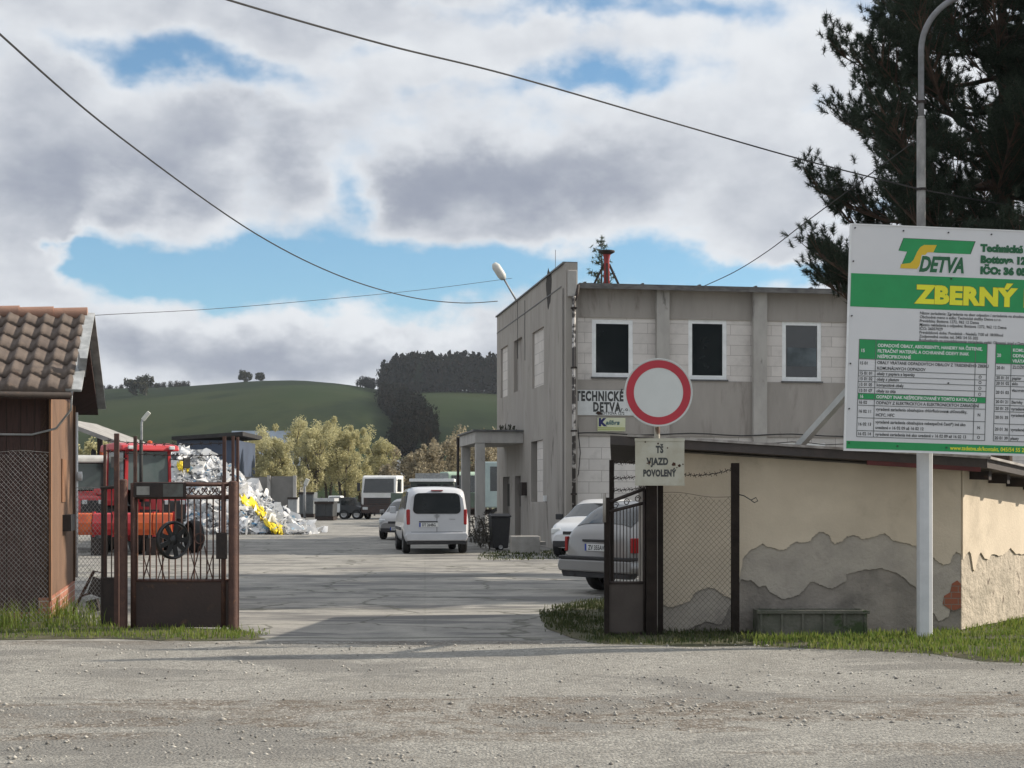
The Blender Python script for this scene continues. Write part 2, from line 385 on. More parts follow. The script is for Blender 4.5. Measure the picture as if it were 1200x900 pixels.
# loose stones on the road
def stones(name, n, region, smin, smax, m, power=2.5):
    P = region(n); sz = smin+(smax-smin)*rng.random(n)**power
    base = np.array([(1,0,0),(0,1,0),(-1,0,0),(0,-1,0),(0,0,1),(0,0,-.6)], float)
    fa = np.array([(0,1,4),(1,2,4),(2,3,4),(3,0,4),(1,0,5),(2,1,5),(3,2,5),(0,3,5)])
    a = rng.random(n)*6.28; sc = rng.uniform(.6, 1.3, (n, 6, 1))
    B = base[None]*sc; x = B[..., 0]*np.cos(a)[:, None]-B[..., 1]*np.sin(a)[:, None]; y = B[..., 0]*np.sin(a)[:, None]+B[..., 1]*np.cos(a)[:, None]
    V = np.stack([x, y, B[..., 2]*.7], -1)*sz[:, None, None]+P[:, None, :]
    V[..., 2] += sz[:, None]*.2
    Fx = (fa[None]+np.arange(n)[:, None, None]*6).reshape(-1, 3)
    return npmesh(name, V.reshape(-1, 3), Fx, m)
m_stone = leafmat('loose_gravel', (.42,.40,.36), (.17,.16,.145), .0)
def reg(n):
    y = rng.uniform(8.2, 15.6, n*3); x = rng.uniform(-1, 1, n*3)*y*.40
    pr = .25+.9*np.exp(-((y-10.5-.25*np.sin(x*1.3))/.6)**2)+.5*np.exp(-((y-9.0)/.4)**2)*(x < 0)+.5*np.exp(-((y-12.4)/.7)**2)*(x > .8)+.4*(y > 14.8)
    k = rng.random(n*3) < pr/1.2; y = y[k][:n]; x = x[k][:n]
    return np.stack([x, y, np.full(len(x), .012)], -1)
_r = reg(9000)
props(stones('gravel', len(_r), lambda n: _r, .003, .022, m_stone, 5), 'loose gravel scattered over the worn road', None, None, 'stuff')
_r2 = reg(160)
props(stones('loose_stones', len(_r2), lambda n: _r2, .012, .03, m_stone, 3), 'larger loose stones on the dirt strip of the road', None, None, 'stuff')

# grass
def grass(name, pts, hmin, hmax, m, label, wd=.006, lean=.5):
    n = len(pts); a = rng.random(n)*6.28; h = hmin+(hmax-hmin)*rng.random(n)**1.8
    d = np.stack([np.cos(a), np.sin(a)], -1); la = rng.random(n)*6.28; ln = rng.random(n)*lean
    wv = wd*(.6+rng.random(n)*.8)
    V = np.zeros((n, 5, 3)); V[:, :, :] = pts[:, None, :]
    V[:, 0, :2] -= d*wv[:, None]; V[:, 1, :2] += d*wv[:, None]
    mid = np.stack([np.cos(la)*ln*h*.35, np.sin(la)*ln*h*.35, h*.6], -1); tip = np.stack([np.cos(la)*ln*h, np.sin(la)*ln*h, h*(1-.3*ln)], -1)
    V[:, 2] += mid; V[:, 2, :2] += d*wv[:, None]*.8; V[:, 3] += mid; V[:, 3, :2] -= d*wv[:, None]*.8; V[:, 4] += tip
    idx = np.arange(n)[:, None]*5
    Fq = np.concatenate([idx+np.array([[0,1,2]]), idx+np.array([[0,2,3]]), idx+np.array([[3,2,4]])])
    return props(npmesh(name, V.reshape(-1, 3), Fq, m), label, None, None, 'stuff')
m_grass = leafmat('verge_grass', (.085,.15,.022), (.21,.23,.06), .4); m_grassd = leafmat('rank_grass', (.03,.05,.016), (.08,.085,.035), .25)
m_soil = mat('verge_soil', (.085,.075,.045), (.05,.055,.025), 4, .95, 0, .8, 25, coord='World')
def blob_pts(n, poly, z=0.0, edge=.12):
    P = np.array(poly); lo = P.min(0); hi = P.max(0); out_ = []
    x = rng.uniform(lo[0], hi[0], n*4); y = rng.uniform(lo[1], hi[1], n*4); ins = np.zeros(len(x), bool)
    xx = x+rng.normal(0, edge, len(x)); yy = y+rng.normal(0, edge, len(x)); j = len(P)-1
    for i in range(len(P)):
        c = ((P[i, 1] > yy) != (P[j, 1] > yy)) & (xx < (P[j, 0]-P[i, 0])*(yy-P[i, 1])/(P[j, 1]-P[i, 1]+1e-9)+P[i, 0])
        ins ^= c; j = i
    x = x[ins]; y = y[ins]
    cl = np.array([mn.noise(Vector((a*2.2, b_*2.2, 1)))+.5*mn.noise(Vector((a*7, b_*7, 4))) for a, b_ in zip(x, y)])
    keep = rng.random(len(x)) < np.clip(.62+cl*1.1, .05, 1)
    x = x[keep][:n]; y = y[keep][:n]
    return np.stack([x, y, np.full(len(x), z)], -1)
def soil(name, poly, z):
    # low irregular bank of earth
    P = [Vector((p[0], p[1])) for p in poly]; c = sum(P, Vector((0, 0)))/len(P)
    rings = [(1.0, .0), (.93, .6), (.7, 1.0), (.35, 1.1)]; dense = []
    for i in range(len(P)):
        for k in range(6): dense.append(P[i].lerp(P[(i+1) % len(P)], k/6))
    vs = []; fs = []; n = len(dense)
    for (r, h) in rings:
        for q in dense:
            e = q-c; jit = 1+.05*mn.noise(Vector((q.x*3, q.y*3, r)))
            vs.append((c.x+e.x*r*jit, c.y+e.y*r*jit, .001+z*h*(1+.3*mn.noise(Vector((q.x, q.y, 9))))))
    vs.append((c.x, c.y, z*1.1))
    for k in range(len(rings)-1):
        for i in range(n): fs.append((k*n+i, k*n+(i+1) % n, (k+1)*n+(i+1) % n, (k+1)*n+i))
    for i in range(n): fs.append(((len(rings)-1)*n+i, (len(rings)-1)*n+(i+1) % n, len(vs)-1))
    b = MB(); b.add(vs, fs); return props(b.build(name, m_soil, smooth=True), kind='structure')
vl = [tuple(G(px, py)[:2]) for px, py in [(-260,748),(0,750),(120,748),(230,752),(310,749),(296,741),(240,738),(120,735),(60,716),(-260,700)]]
soil('verge', vl, .03)
grass('grass_strip', blob_pts(15000, vl, .02, .13), .02, .10, m_grass, 'sunlit green grass strip at the foot of the rusty gate and timber house')
tall = [tuple(G(px, py)[:2]) for px, py in [(-60,742),(60,738),(130,738),(120,728),(60,722),(-60,712)]]
grass('tall_grass', blob_pts(1500, tall, .02, .1), .15, .38, m_grass, 'taller tufts of grass along the chain link fence by the timber house', .005, .7)
vr = [tuple(G(px, py)[:2]) for px, py in [(880,758),(960,763),(1080,768),(1150,776),(1330,788),(1330,735),(1200,728),(1130,744),(1000,748),(890,750)]]
soil('verge_at_shed', vr, .04)
grass('grass_strip', blob_pts(14000, vr, .035, .12), .02, .10, m_grass, 'sunlit grass strip below the plastered shed and white sign pole')
vs_ = [tuple(G(px, py)[:2]) for px, py in [(640,738),(700,757),(800,760),(890,757),(890,746),(800,735),(790,705),(700,705),(660,712),(632,722)]]
soil('verge_at_gate', vs_, .04)
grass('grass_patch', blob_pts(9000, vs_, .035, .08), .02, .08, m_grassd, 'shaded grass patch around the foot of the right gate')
vb = [tuple(G(px, py)[:2]) for px, py in [(560,655),(600,657),(660,654),(650,645),(600,646),(565,649)]]
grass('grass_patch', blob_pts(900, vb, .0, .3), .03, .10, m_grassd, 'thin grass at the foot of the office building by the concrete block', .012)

# ================================================================ HILLS
ridge = [(-2500,520),(-400,472),(90,463),(130,459),(215,454),(300,447),(350,446),(400,450),(440,456),(520,457),(600,462),(800,480),(1200,500),(2600,530)]
rx = [p[0] for p in ridge]; ry = [p[1] for p in ridge]
def hillz(x, d):
    px = 600+F*x/max(d, 1); hr = EYE+(HZ-np.interp(px, rx, ry))*900/F
    s = min(max((d-230)/670, 0), 1.0)
    prof = s*s*(3-2*s)*.45+s*.55 if d <= 900 else 1-min((d-900)/1500, 1)**1.5*.8
    base = hr*prof
    n_ = mn.noise(Vector((x*.006, d*.006, 0)))*5*s+mn.noise(Vector((x*.025, d*.02, 2)))*1.2*s
    if d > 800: n_ *= max(0, 1-(d-800)/100)
    gl = math.exp(-((px-(462+(d-600)*-.03))/22)**2)*3*s*(1-s)*4
    return base+n_-gl
nx, ny = 150, 70; V = []
ds = np.concatenate([np.linspace(200, 960, 56), np.linspace(1050, 2300, 14)])
for d in ds:
    for u in np.linspace(-1, 1, nx):
        x = u*(d*.5+200); V.append((x, d, hillz(x, d)-.2))
Fc = [(j*nx+i, j*nx+i+1, (j+1)*nx+i+1, (j+1)*nx+i) for j in range(ny-1) for i in range(nx-1)]
hm = mat('hill_meadow', (.018,.031,.012), (.029,.037,.016), .012, .95, coord='World', c3=(.011,.019,.009), s3=.006, th3=.48, w3=.1, stretch=(1,.5,1), detail=8, spec=.03)  # cloud shade over the hillside is put into this dark green
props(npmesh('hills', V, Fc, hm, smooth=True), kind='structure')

# far wood: many ragged trees as one mass
def far_tree(x, y, z, h, r, con):
    n = 120; t = rng.random(n)
    if con: rr = r*(1-t)*(.6+.5*rng.random(n)); zz = z+h*(.12+.88*t)
    else: rr = r*np.sqrt(np.clip(1-((t-.5)*2)**2, .05, 1))*(.6+.5*rng.random(n)); zz = z+h*(.15+.85*t)
    a = rng.random(n)*6.28; c = np.stack([x+rr*np.cos(a), y+rr*np.sin(a), zz], -1)
    s = h*.045*(.7+.8*rng.random(n)); q = rng.normal(size=(n, 4, 3)); q /= np.linalg.norm(q, axis=2, keepdims=True)
    V = c[:, None, :]+q*s[:, None, None]*np.array([1, 1, 1.3])
    core = np.array([[x, y, z+h*(.99 if con else .9)], [x-r*.55, y-r*.5, z+.3*h], [x+r*.55, y-r*.5, z+.3*h], [x, y+r*.6, z+.3*h]])
    return np.concatenate([V.reshape(-1, 3), core, core[:, :]*0+np.array([[x-.3, y, z], [x+.3, y, z], [x+.3, y, z+h*.5], [x-.3, y, z+h*.5]])])
def wood(name, spots, m, label):
    Vs = []; k = 0; Fs = []
    for (x, y, h, con) in spots:
        v = far_tree(x, y, hillz(x, y)-.5, h, h*(.2 if con else .33), con); n = len(v)//4
        Vs.append(v); base = k+np.arange(n)[:, None]*4
        Fs.append(np.concatenate([base+np.array([[0,1,2]]), base+np.array([[0,2,3]]), base+np.array([[0,1,3]])])); k += len(v)
    return props(npmesh(name, np.concatenate(Vs), np.concatenate(Fs), m), label, None, None, 'stuff')
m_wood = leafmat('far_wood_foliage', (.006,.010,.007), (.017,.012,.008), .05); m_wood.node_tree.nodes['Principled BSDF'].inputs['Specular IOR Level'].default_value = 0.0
sp = []
for i in range(620):
    d = random.uniform(815, 905); px = random.uniform(447+max(0, (850-d)*.1), 650)
    sp.append((XX(px, d), d, random.uniform(12, 23)*(.82 if px < 458 else 1), random.random() < .7))
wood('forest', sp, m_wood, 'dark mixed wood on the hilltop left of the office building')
sp = []
for i in range(620):
    t = random.random(); d = 400+t*400
    pc = 456+(1-t)*30+7*math.sin(t*7); hw = 9+(1-t)*20+5*math.sin(t*15); px = pc+random.uniform(-hw, hw)*.85
    sp.append((XX(px, d), d, random.uniform(4, 9), random.random() < .3))
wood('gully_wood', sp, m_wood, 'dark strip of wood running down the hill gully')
sp = []
for i in range(150):
    px = random.uniform(60, 222); d = 895+random.uniform(-6, 10); sp.append((XX(px, d), d, random.uniform(2.5, 5), False))
for i in range(30):
    px = random.uniform(418, 447); d = 895; sp.append((XX(px, d), d, random.uniform(4, 8), False))
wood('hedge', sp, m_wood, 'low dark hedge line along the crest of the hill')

# ================================================================ TREES with leaves
def leaf_cloud(centres, radii, per, size, squash=1.0):
    V = []; 
    for c, r in zip(centres, radii):
        n = per; q = rng.normal(size=(n, 3)); q /= np.linalg.norm(q, axis=1, keepdims=True); q *= (rng.random(n)**.45)[:, None]
        p = np.array(c)+q*r*np.array([1, 1, squash])
        a = rng.normal(size=(n, 3)); a /= np.linalg.norm(a, axis=1, keepdims=True); b2 = np.cross(a, rng.normal(size=(n, 3))); b2 /= np.linalg.norm(b2, axis=1, keepdims=True)
        s = size*(.6+.8*rng.random(n))[:, None]
        V.append(np.stack([p-a*s, p+b2*s*.6, p+a*s, p-b2*s*.6], 1).reshape(-1, 3))
    V = np.concatenate(V); return V, np.arange(len(V)).reshape(-1, 4)
m_bark = mat('grey_brown_bark', (.10,.085,.07), (.06,.05,.04), 8, .9, 0, .6, 30, stretch=(1,1,.2))
def leafy_tree(name, loc, h, r, m, label, cat, group, size=.16, per=150, nclump=22, slender=1.0):
    t = empty(name, loc, 0, label, cat, group)
    b = MB(); tops = []
    nst = random.choice((2, 3))
    for s_ in range(nst):
        a = random.uniform(0, 6.28); lean = r*.45; 
        pts = [(random.uniform(-.1, .1), random.uniform(-.1, .1), 0)]
        for k in range(1, 5):
            f = k/4; pts.append((math.cos(a)*lean*f+random.uniform(-.1, .1), math.sin(a)*lean*f+random.uniform(-.1, .1), h*.82*f))
        b.tube(pts, [h*.018*(1-.8*k/4) for k in range(5)], 6)
        for k in range(5):
            f = random.uniform(.35, .95); i = int(f*4); p = Vector(pts[i]).lerp(Vector(pts[min(i+1, 4)]), f*4-i)
            aa = random.uniform(0, 6.28); q = p+Vector((math.cos(aa)*r*.6, math.sin(aa)*r*.6, h*random.uniform(.08, .25)))
            b.tube([p, p.lerp(q, .5)+Vector((0, 0, .1)), q], [h*.007, h*.004, h*.002], 5); tops.append(q)
        tops.append(Vector(pts[-1]))
    b.build('trunk', m_bark, t)
    cs = []; rs = []
    for k in range(nclump):
        f = random.random(); z = h*(.22+.72*f); rr = r*(1-abs(f-.35)*.95)*slender; a = random.uniform(0, 6.28); q = random.random()**.5
        cs.append((math.cos(a)*rr*q, math.sin(a)*rr*q, z)); rs.append(random.uniform(.16, .32)*r)
    for q in tops: cs.append(tuple(q)); rs.append(.26*r)
    for k in range(14):   # upright wisps
        a = random.uniform(0, 6.28); q = random.uniform(.1, .85)*r; z = h*random.uniform(.55, 1.04)
        cs.append((math.cos(a)*q, math.sin(a)*q, z-h*.06)); rs.append(.13*r)
    Vv, Ff = leaf_cloud(cs, rs, per, size, 1.35)
    npmesh('crown', Vv, Ff, m, t)
    return t
m_willow = leafmat('autumn_willow_leaves', (.36,.34,.18), (.58,.54,.32), .35)
m_brownl = leafmat('brown_autumn_leaves', (.22,.19,.135), (.36,.31,.21), .3)
wl = [(300,503,132,2.3),(322,510,120,1.8),(345,494,136,2.4),(368,500,126,2.0),(385,489,138,2.3),(403,499,128,1.9),(424,497,140,2.3),(448,512,132,1.7),(285,520,140,2.0)]
wt = ['leftmost yellow green willow half behind the concrete wall', 'low willow rising beyond the recycling heap', 'tall yellow willow above the right end of the concrete wall',
      'willow just right of the concrete wall', 'tallest willow in the middle of the row', 'willow between the two tallest of the row', 'broad willow directly left of the white truck cab', 'small slim willow behind the white truck cab', 'dull willow behind the left part of the concrete wall']
for (px, py, d, r), lb in zip(wl, wt):
    h = ZZ(py, d); leafy_tree('willow_tree', (XX(px, d), d, 0), h, r, m_willow, lb, 'tree', 'willows behind the yard', .07, 260, 34, .9)
bl = [(484,530,130,1.8),(500,522,122,2.1),(522,512,128,2.3),(548,505,135,2.6),(575,508,132,2.6),(600,505,140,2.6),(455,545,120,1.5)]
bt = ['low brown bush tree behind the right side of the white truck cab', 'brownish autumn tree above the flatbed with slatted sides', 'thin brown tree left of the porch', 'tall brown autumn tree seen over the porch roof', 'brown autumn tree seen between the porch pillars',
      'brown autumn tree behind the office building', 'small dull bush directly behind the white truck cab']
for (px, py, d, r), lb in zip(bl, bt):
    h = ZZ(py, d); leafy_tree('autumn_tree', (XX(px, d), d, 0), h, r, m_brownl, lb, 'tree', 'brown autumn trees behind the yard', .11, 110, 18)
leafy_tree('autumn_tree', (XX(112, 90), 90, 0), ZZ(516, 90), 1.6, m_willow, 'small yellowish tree behind the lean-to roof on the left', 'tree', None, .1, 120, 16)
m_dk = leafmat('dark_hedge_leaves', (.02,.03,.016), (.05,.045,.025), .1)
for (px, py, d, hh, rr, lb) in [(288,446,893,6.5,4.6,'larger lone tree on the crest of the hill'), (305,448,893,5.2,3.2,'smaller lone tree on the crest of the hill'),
                             (160,483,700,8,5,'bushy tree on the hillside right of the house roof'), (172,480,700,10,5.5,'taller bushy tree on the hillside beside another')]:
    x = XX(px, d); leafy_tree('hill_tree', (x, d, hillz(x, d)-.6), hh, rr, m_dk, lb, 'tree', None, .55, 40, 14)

# ================================================================ PINE
m_needle = leafmat('pine_needles', (.020,.034,.022), (.05,.066,.045), .12)
m_pbark = mat('pine_bark', (.10,.065,.045), (.055,.04,.032), 7, .9, 0, .8, 22, stretch=(1,1,.3))
def pine(loc, H, zlo, prof, label, seed, ntw=3, bend=(0, 0)):
    rs = np.random.default_rng(seed); t = empty('pine_tree', loc, 0, label, 'tree')
    b = MB(); tp = [(0,0,0), (.05,0,H*.25), (.12,-.05,H*.5), (.05,.05,H*.75), (.1,.1,H)]
    b.tube(tp, [.24,.2,.15,.09,.02], 10); b.build('trunk', m_pbark, t, smooth=True)
    lb = MB(); TP = []; TD = []
    z = zlo; k = 0
    while z < H*.98:
        L = np.interp(z, [p[0] for p in prof], [p[1] for p in prof])*rs.uniform(.72, 1.08); a = k*2.399+rs.uniform(-.35, .35); k += 1
        z += .085+rs.random()*.085
        dz = rs.uniform(-.05, .38)*L; pts = []
        for q in range(6):
            f = q/5; aa = a+.12*math.sin(f*3+k)
            pts.append(Vector((.08+math.cos(aa)*L*f, math.sin(aa)*L*f, z+dz*f-.10*L*math.sin(f*3.1)+.16*L*f**3)))
        lb.tube(pts, [.045*(1-.85*q/5)*(L/3+.25) for q in range(6)], 5)
        for q in range(int(9+L*10)):
            f = rs.uniform(.30, 1.0)**.8; i = min(int(f*5), 4); p = pts[i].lerp(pts[i+1], f*5-i); dr = (pts[i+1]-pts[i]).normalized()
            sd = 1 if q % 2 else -1; side = Vector((-dr.y, dr.x, 0))*sd
            l2 = (1.05-.55*f)*rs.uniform(.5, 1.0)*min(L, 3)*.42+.12
            e = p+(dr*.75+side*rs.uniform(.3, .9)+Vector((0, 0, rs.uniform(.1, .9)))).normalized()*l2
            mdp = p.lerp(e, .5)+Vector((0, 0, -.04*l2)); lb.tube([p, mdp, e], [.014, .010, .006], 4, False)
            for g in range(ntw+int(l2*3)):
                ff = rs.uniform(.3, 1.0) if g % 3 == 0 else 1.0; o = p.lerp(e, ff)+Vector(rs.normal(0, .045 if g % 3 == 0 else .125, 3)); TP.append(o)
                TD.append(((e-p).normalized()*.6+Vector(rs.normal(0, .45, 3))+Vector((0, 0, .55))).normalized())
        TP.append(pts[-1]); TD.append((pts[-1]-pts[-2]).normalized())
    lb.build('limbs', m_pbark, t)
    TP = np.array([tuple(q) for q in TP]); TD = np.array([tuple(q) for q in TD]); n = len(TP); nn = 64
    d = TD[:, None, :]*.75+rs.normal(0, .62, (n, nn, 3)); d /= np.linalg.norm(d, axis=2, keepdims=True)
    base = TP[:, None, :]+TD[:, None, :]*rs.random((n, nn, 1))*.16
    L = .085+.065*rs.random((n, nn, 1)); sd = np.cross(d, rs.normal(size=(n, nn, 3))); sd /= np.linalg.norm(sd, axis=2, keepdims=True)
    wd = .0062
    V = np.stack([base-sd*wd, base+sd*wd, base+d*L], 2).reshape(-1, 3)
    npmesh('crown', V, np.arange(len(V)).reshape(-1, 3), m_needle, t)
    return t
pine((XX(1172, 29), 29, 0), 15.5, 3.7, [(3.7,3.8),(5.5,3.8),(7.4,3.95),(9.2,3.6),(11.5,2.8),(14,1.6),(15.5,.4)], 'big dark pine tree behind the green and white notice board', 5)
pine((XX(1330, 27), 27, 0), 13.5, 3.6, [(3.5,2.6),(6,3.5),(9,3.2),(12,1.6),(13.5,.3)], 'second pine tree added right of the big pine to shade the yard', 9, 5)  # extra tree beside the view, added to throw shade on the yard
# ================================================================ OFFICE BUILDING
TH = math.atan2(1.4, 8.55); BC = Vector((XX(662, 41.8), 41.8, 0))
U = Vector((math.cos(TH), math.sin(TH))); VV = Vector((-math.sin(TH), math.cos(TH)))
def FX(px, py=None):
    a = (px-600)/F; # C+s*u = (a*d, d)
    s = (a*BC.y-BC.x)/(U.x-a*U.y); d = BC.y+s*U.y
    return s if py is None else (s, ZZ(py, d))
def SX(px, py=None):
    a = (px-600)/F; s = (a*BC.y-BC.x)/(VV.x-a*VV.y); d = BC.y+s*VV.y
    return s if py is None else (s, ZZ(py, d))
B_ = empty('office_building', BC, TH, 'two storey grey rendered office building with white block infill and flat roof', 'building')
m_rend = mat('grey_render', (.345,.32,.295), (.295,.275,.252), 2.2, .92, 0, .35, 30, c3=(.20,.175,.16), s3=1.6, th3=.54, w3=.18, stretch=(1,1,.22))
m_rends = mat('stained_side_render', (.345,.32,.29), (.28,.258,.233), 1.6, .92, 0, .35, 30, c3=(.17,.15,.135), s3=1.9, th3=.58, w3=.12, stretch=(1,1,.25))
m_pil = mat('pale_concrete_pilaster', (.42,.405,.38), (.34,.325,.305), 3, .9, 0, .3, 30, c3=(.17,.16,.15), s3=3, th3=.6, w3=.12, stretch=(1,1,.4))
def blockmat(name, c, cj, bw, bh, sc=1.0, off=.5):
    m = bpy.data.materials.new(name); m.use_nodes = True; t = NT(m.node_tree); b = t.n['Principled BSDF']
    tc = t.n.new('ShaderNodeTexCoord'); X = t.sep(tc.outputs['Object'])
    v = t.comb(t.m('ADD', X[0], X[1]), X[2]); br_ = t.n.new('ShaderNodeTexBrick'); t.l.new(v, br_.inputs['Vector'])
    br_.inputs['Scale'].default_value = 1; br_.inputs['Brick Width'].default_value = bw; br_.inputs['Row Height'].default_value = bh
    br_.inputs['Mortar Size'].default_value = .007; br_.inputs['Mortar Smooth'].default_value = .4; br_.offset = off
    br_.inputs['Color1'].default_value = (*c, 1); br_.inputs['Color2'].default_value = (*[x*.87 for x in c], 1); br_.inputs['Mortar'].default_value = (*cj, 1)
    n_ = t.noise(tc.outputs['Object'], 2.5, 6, .65)
    col = t.mix(t.m('MULTIPLY', t.ss(n_, .45, .75), .5), br_.outputs['Color'], (*[x*.6 for x in c], 1))
    t.l.new(col, b.inputs['Base Color']); b.inputs['Roughness'].default_value = .9
    bp = t.n.new('ShaderNodeBump'); bp.inputs['Strength'].default_value = .4; bp.inputs['Distance'].default_value = .01
    t.l.new(t.m('ADD', t.m('MULTIPLY', br_.outputs['Fac'], -1), t.m('MULTIPLY', t.noise(tc.outputs['Object'], 40, 4), .4)), bp.inputs['Height']); t.l.new(bp.outputs[0], b.inputs['Normal'])
    return m
m_block = blockmat('white_aerated_blocks', (.64,.605,.575), (.29,.26,.25), 1.25, .30)
m_gblock = blockmat('white_aerated_blocks_large', (.60,.575,.55), (.22,.20,.19), .75, .33)
H1 = ZZ(337, 41.8); HP = ZZ(309, 41.8); LF = 15.0; LS = SX(583)
# front openings
wins = []
for (x0, x1, y0, y1) in [(694,742,374,442),(807,852,374,445),(917,963,376,447)]:
    a = FX(x0, y0); c = FX(x1, y1); wins.append((a[0], c[0], c[1], a[1]))
zt = FX(700, 372)[1]; zb = FX(700, 445)[1]; zg = FX(700, 511)[1]
gw = [(FX(915), FX(968), 1.35, FX(940, 519)[1]), (FX(806), FX(856), 1.35, FX(830, 519)[1])]
s0 = FX(668)
step = wins[1][0]-wins[0][0]
for k in (3,): wins.append((wins[2][0]+step, wins[2][1]+step, wins[2][2], wins[2][3])); gw.append((gw[0][0]+step, gw[0][1]+step, gw[0][2], gw[0][3]))
b = MB()
holes = [(w_[0], w_[1], w_[2], w_[3]) for w_ in wins]+gw
strips = [(s0, LF, zb, zt), (s0, LF, .9, zg)]
# render wall: bands at the outer plane, infill 4 cm back
b.wall(s0, LF, zt, H1, [], .0, .30); b.wall(s0, LF, zg, zb, [], .0, .30); b.wall(s0, LF, 0, .9, [], .0, .30)
b.wall(-.02, s0, 0, H1, [], -.10, .30)
b.build('wall', m_rend, B_)
b = MB(); b.wall(s0, LF, zb, zt, [w_ for w_ in wins], .035, .25); b.build('upper_infill', m_block, B_)
b = MB(); b.wall(s0, LF, .9, zg, gw, .035, .25); b.build('ground_floor_infill', m_gblock, B_)
# side wall
def srect(x0, x1, y0, y1):
    a = SX(x1, y0); c = SX(x0, y1); return (a[0], c[0], c[1], a[1])
sw = [srect(624.5,638,382,456), srect(603,612.5,394,460), srect(587.5,595.5,404,467)]
sg = [srect(623,637,515,588)]; sdoor = [srect(604,611,545,607), srect(590,598,545,607)]
for i, q in enumerate(sdoor): sdoor[i] = (q[0], q[1], .12, 2.25)
b = MB()
M90 = Matrix.Rotation(R(90), 4, 'Z')   # wall() lies in xz; the side wall lies in yz
b.M = Matrix(((0,1,0,0),(1,0,0,0),(0,0,1,0),(0,0,0,1)))
b.wall(0, LS, 0, HP, sw+sg+sdoor, -.02, .30); b.M = None
b.build('side_wall', m_rends, B_)
b = MB(); b.bb(.301, LF, LS-.3, LS, 0, H1); b.bb(LF-.3, LF, .31, LS-.31, 0, H1); b.build('rear_wall', m_rends, B_)
# coping on the parapet and front roof edge
m_cop = mat('grey_sheet_coping', (.09,.09,.092), (.13,.13,.13), 5, .6, .2, .2, 20)
b = MB(); b.bb(-.07, .36, -.06, LS+.06, HP, HP+.05); b.build('coping', m_cop, B_)
b = MB(); b.bb(.36, LF+.3, -.34, LS, H1+.002, H1+.10)
for k in range(9): b.bb(.5+k*1.7, .56+k*1.7, -.345, LS, H1+.10, H1+.135)
b.build('roof', m_cop, B_)
b = MB(); b.bb(.32, LF+.3, -.40, -.342, H1-.06, H1+.07)
b.build('fascia', mat('weathered_grey_fascia', (.17,.165,.16), (.07,.068,.066), 2.4, .8, 0, .4, 20, stretch=(1,1,3)), B_)
# pilasters
for (x0, x1) in [(768,783),(881,897),(993,1009),(1104,1120)]:
    b = MB(); b.bb(FX(x0), FX(x1), -.16, -.002, 0, H1-.02); b.build('pilaster', m_pil, B_, bevel=.01)
# corner pilaster
b = MB(); b.bb(-.04, .30, -.35, -.103, 0, HP-.02); b.build('corner_pier', m_rends, B_)
b = MB(); b.bb(.0, .27, -.46, -.354, HP-1.0, HP-.25); b.build('pier_cap', m_pil, B_, bevel=.02)
# windows
def window(w_, y, two=False, refl=False, name='window'):
    x0, x1, z0, z1 = w_; f = MB(); t_ = .12
    f.wall(x0, x1, z0, z1, [(x0+t_, x1-t_, z0+t_, z1-t_)], y, y+.07); fo = f.build(name, m_wframe, B_)
    g = MB(); g.bb(x0+t_, x1-t_, y+.03, y+.04, z0+t_, z1-t_); g.build('pane', m_glass, fo)
    s_ = MB(); s_.bb(x0-.03, x1+.03, y-.09, y-.002, z0-.05, z0-.003); s_.build('sill', m_cop, fo)
    if False:
        bl_ = MB(); W3 = (x1-x0-2*t_)
        for k, q_ in enumerate((.0, .91)): bl_.bb(x0+t_+W3*q_, x0+t_+W3*(q_+.09), y+.022, y+.026, z0+t_+.03, z1-t_-.02)
        bl_.build('blinds', mat('dark_curtain', (.022,.026,.025), (.032,.034,.033), 3, .4), fo)
    if refl:
        bl_ = MB(); bl_.bb(x0+t_+.05, x1-t_-.02, y+.024, y+.028, z0+.45, z0+1.0)  # pale panel painted in for the light reflected in this window
        bl_.build('painted_reflection', mat('pale_blue_reflection', (.11,.135,.15), (.04,.05,.055), 1.5, .6), fo)
    return fo
for i, w_ in enumerate(wins): window(w_, .05, refl=(i == 2))
for w_ in gw: window(w_, .05)
# side infills
m_infill = blockmat('white_block_infill', (.62,.58,.54), (.22,.2,.19), .9, .34)
def sbox(q, x0, x1, m, name, mm=None):
    b = MB(); b.bb(x0, x1, q[0]+.004, q[1]-.004, q[2]+.004, q[3]-.004); return b.build(name, m, B_)
sbox(sw[0], .05, .2, m_infill, 'window_infill')
sbox(sw[1], .10, .2, m_rend, 'window_infill')
sbox(sw[2], .05, .2, m_infill, 'window_infill')
q = sg[0]; mid_ = q[0]+(q[1]-q[0])*.62
sbox((q[0], mid_, q[2], q[3]), .04, .2, m_infill, 'window_infill'); sbox((mid_, q[1], q[2], q[3]), .2, .24, m_glass, 'window_pane')
for q in sdoor:
    d_ = sbox(q, .16, .2, mat('grey_door_paint', (.17,.15,.135), (.13,.12,.11), 6, .6), 'door')
    b = MB(); b.bb(.13, .158, q[0]+.12, q[1]-.12, 1.2, 2.0); b.build('door_glass', m_glass, d_)
# parapet break lines / stain on side wall
b = MB(); zs_ = ZZ(322, 41.8)
b.bb(-.035, -.022, .4, LS, HP-.62, HP-.59); b.build('drip_line', m_cop, B_)
zc = SX(644, 338)
st = MB(); n = 18; pol = []
for k in range(n):
    a = 2*math.pi*k/n; pol.append((zc[0]+math.cos(a)*.42*(1+.2*math.sin(3*a)), zc[1]+math.sin(a)*.58*(1+.15*math.cos(5*a))))
st.prism(pol, 'x', -.026, -.0215); st.build('soot_hole', mat('soot', (.03,.026,.024), (.05,.045,.04), 6, .95, 0, .6, 20), B_)
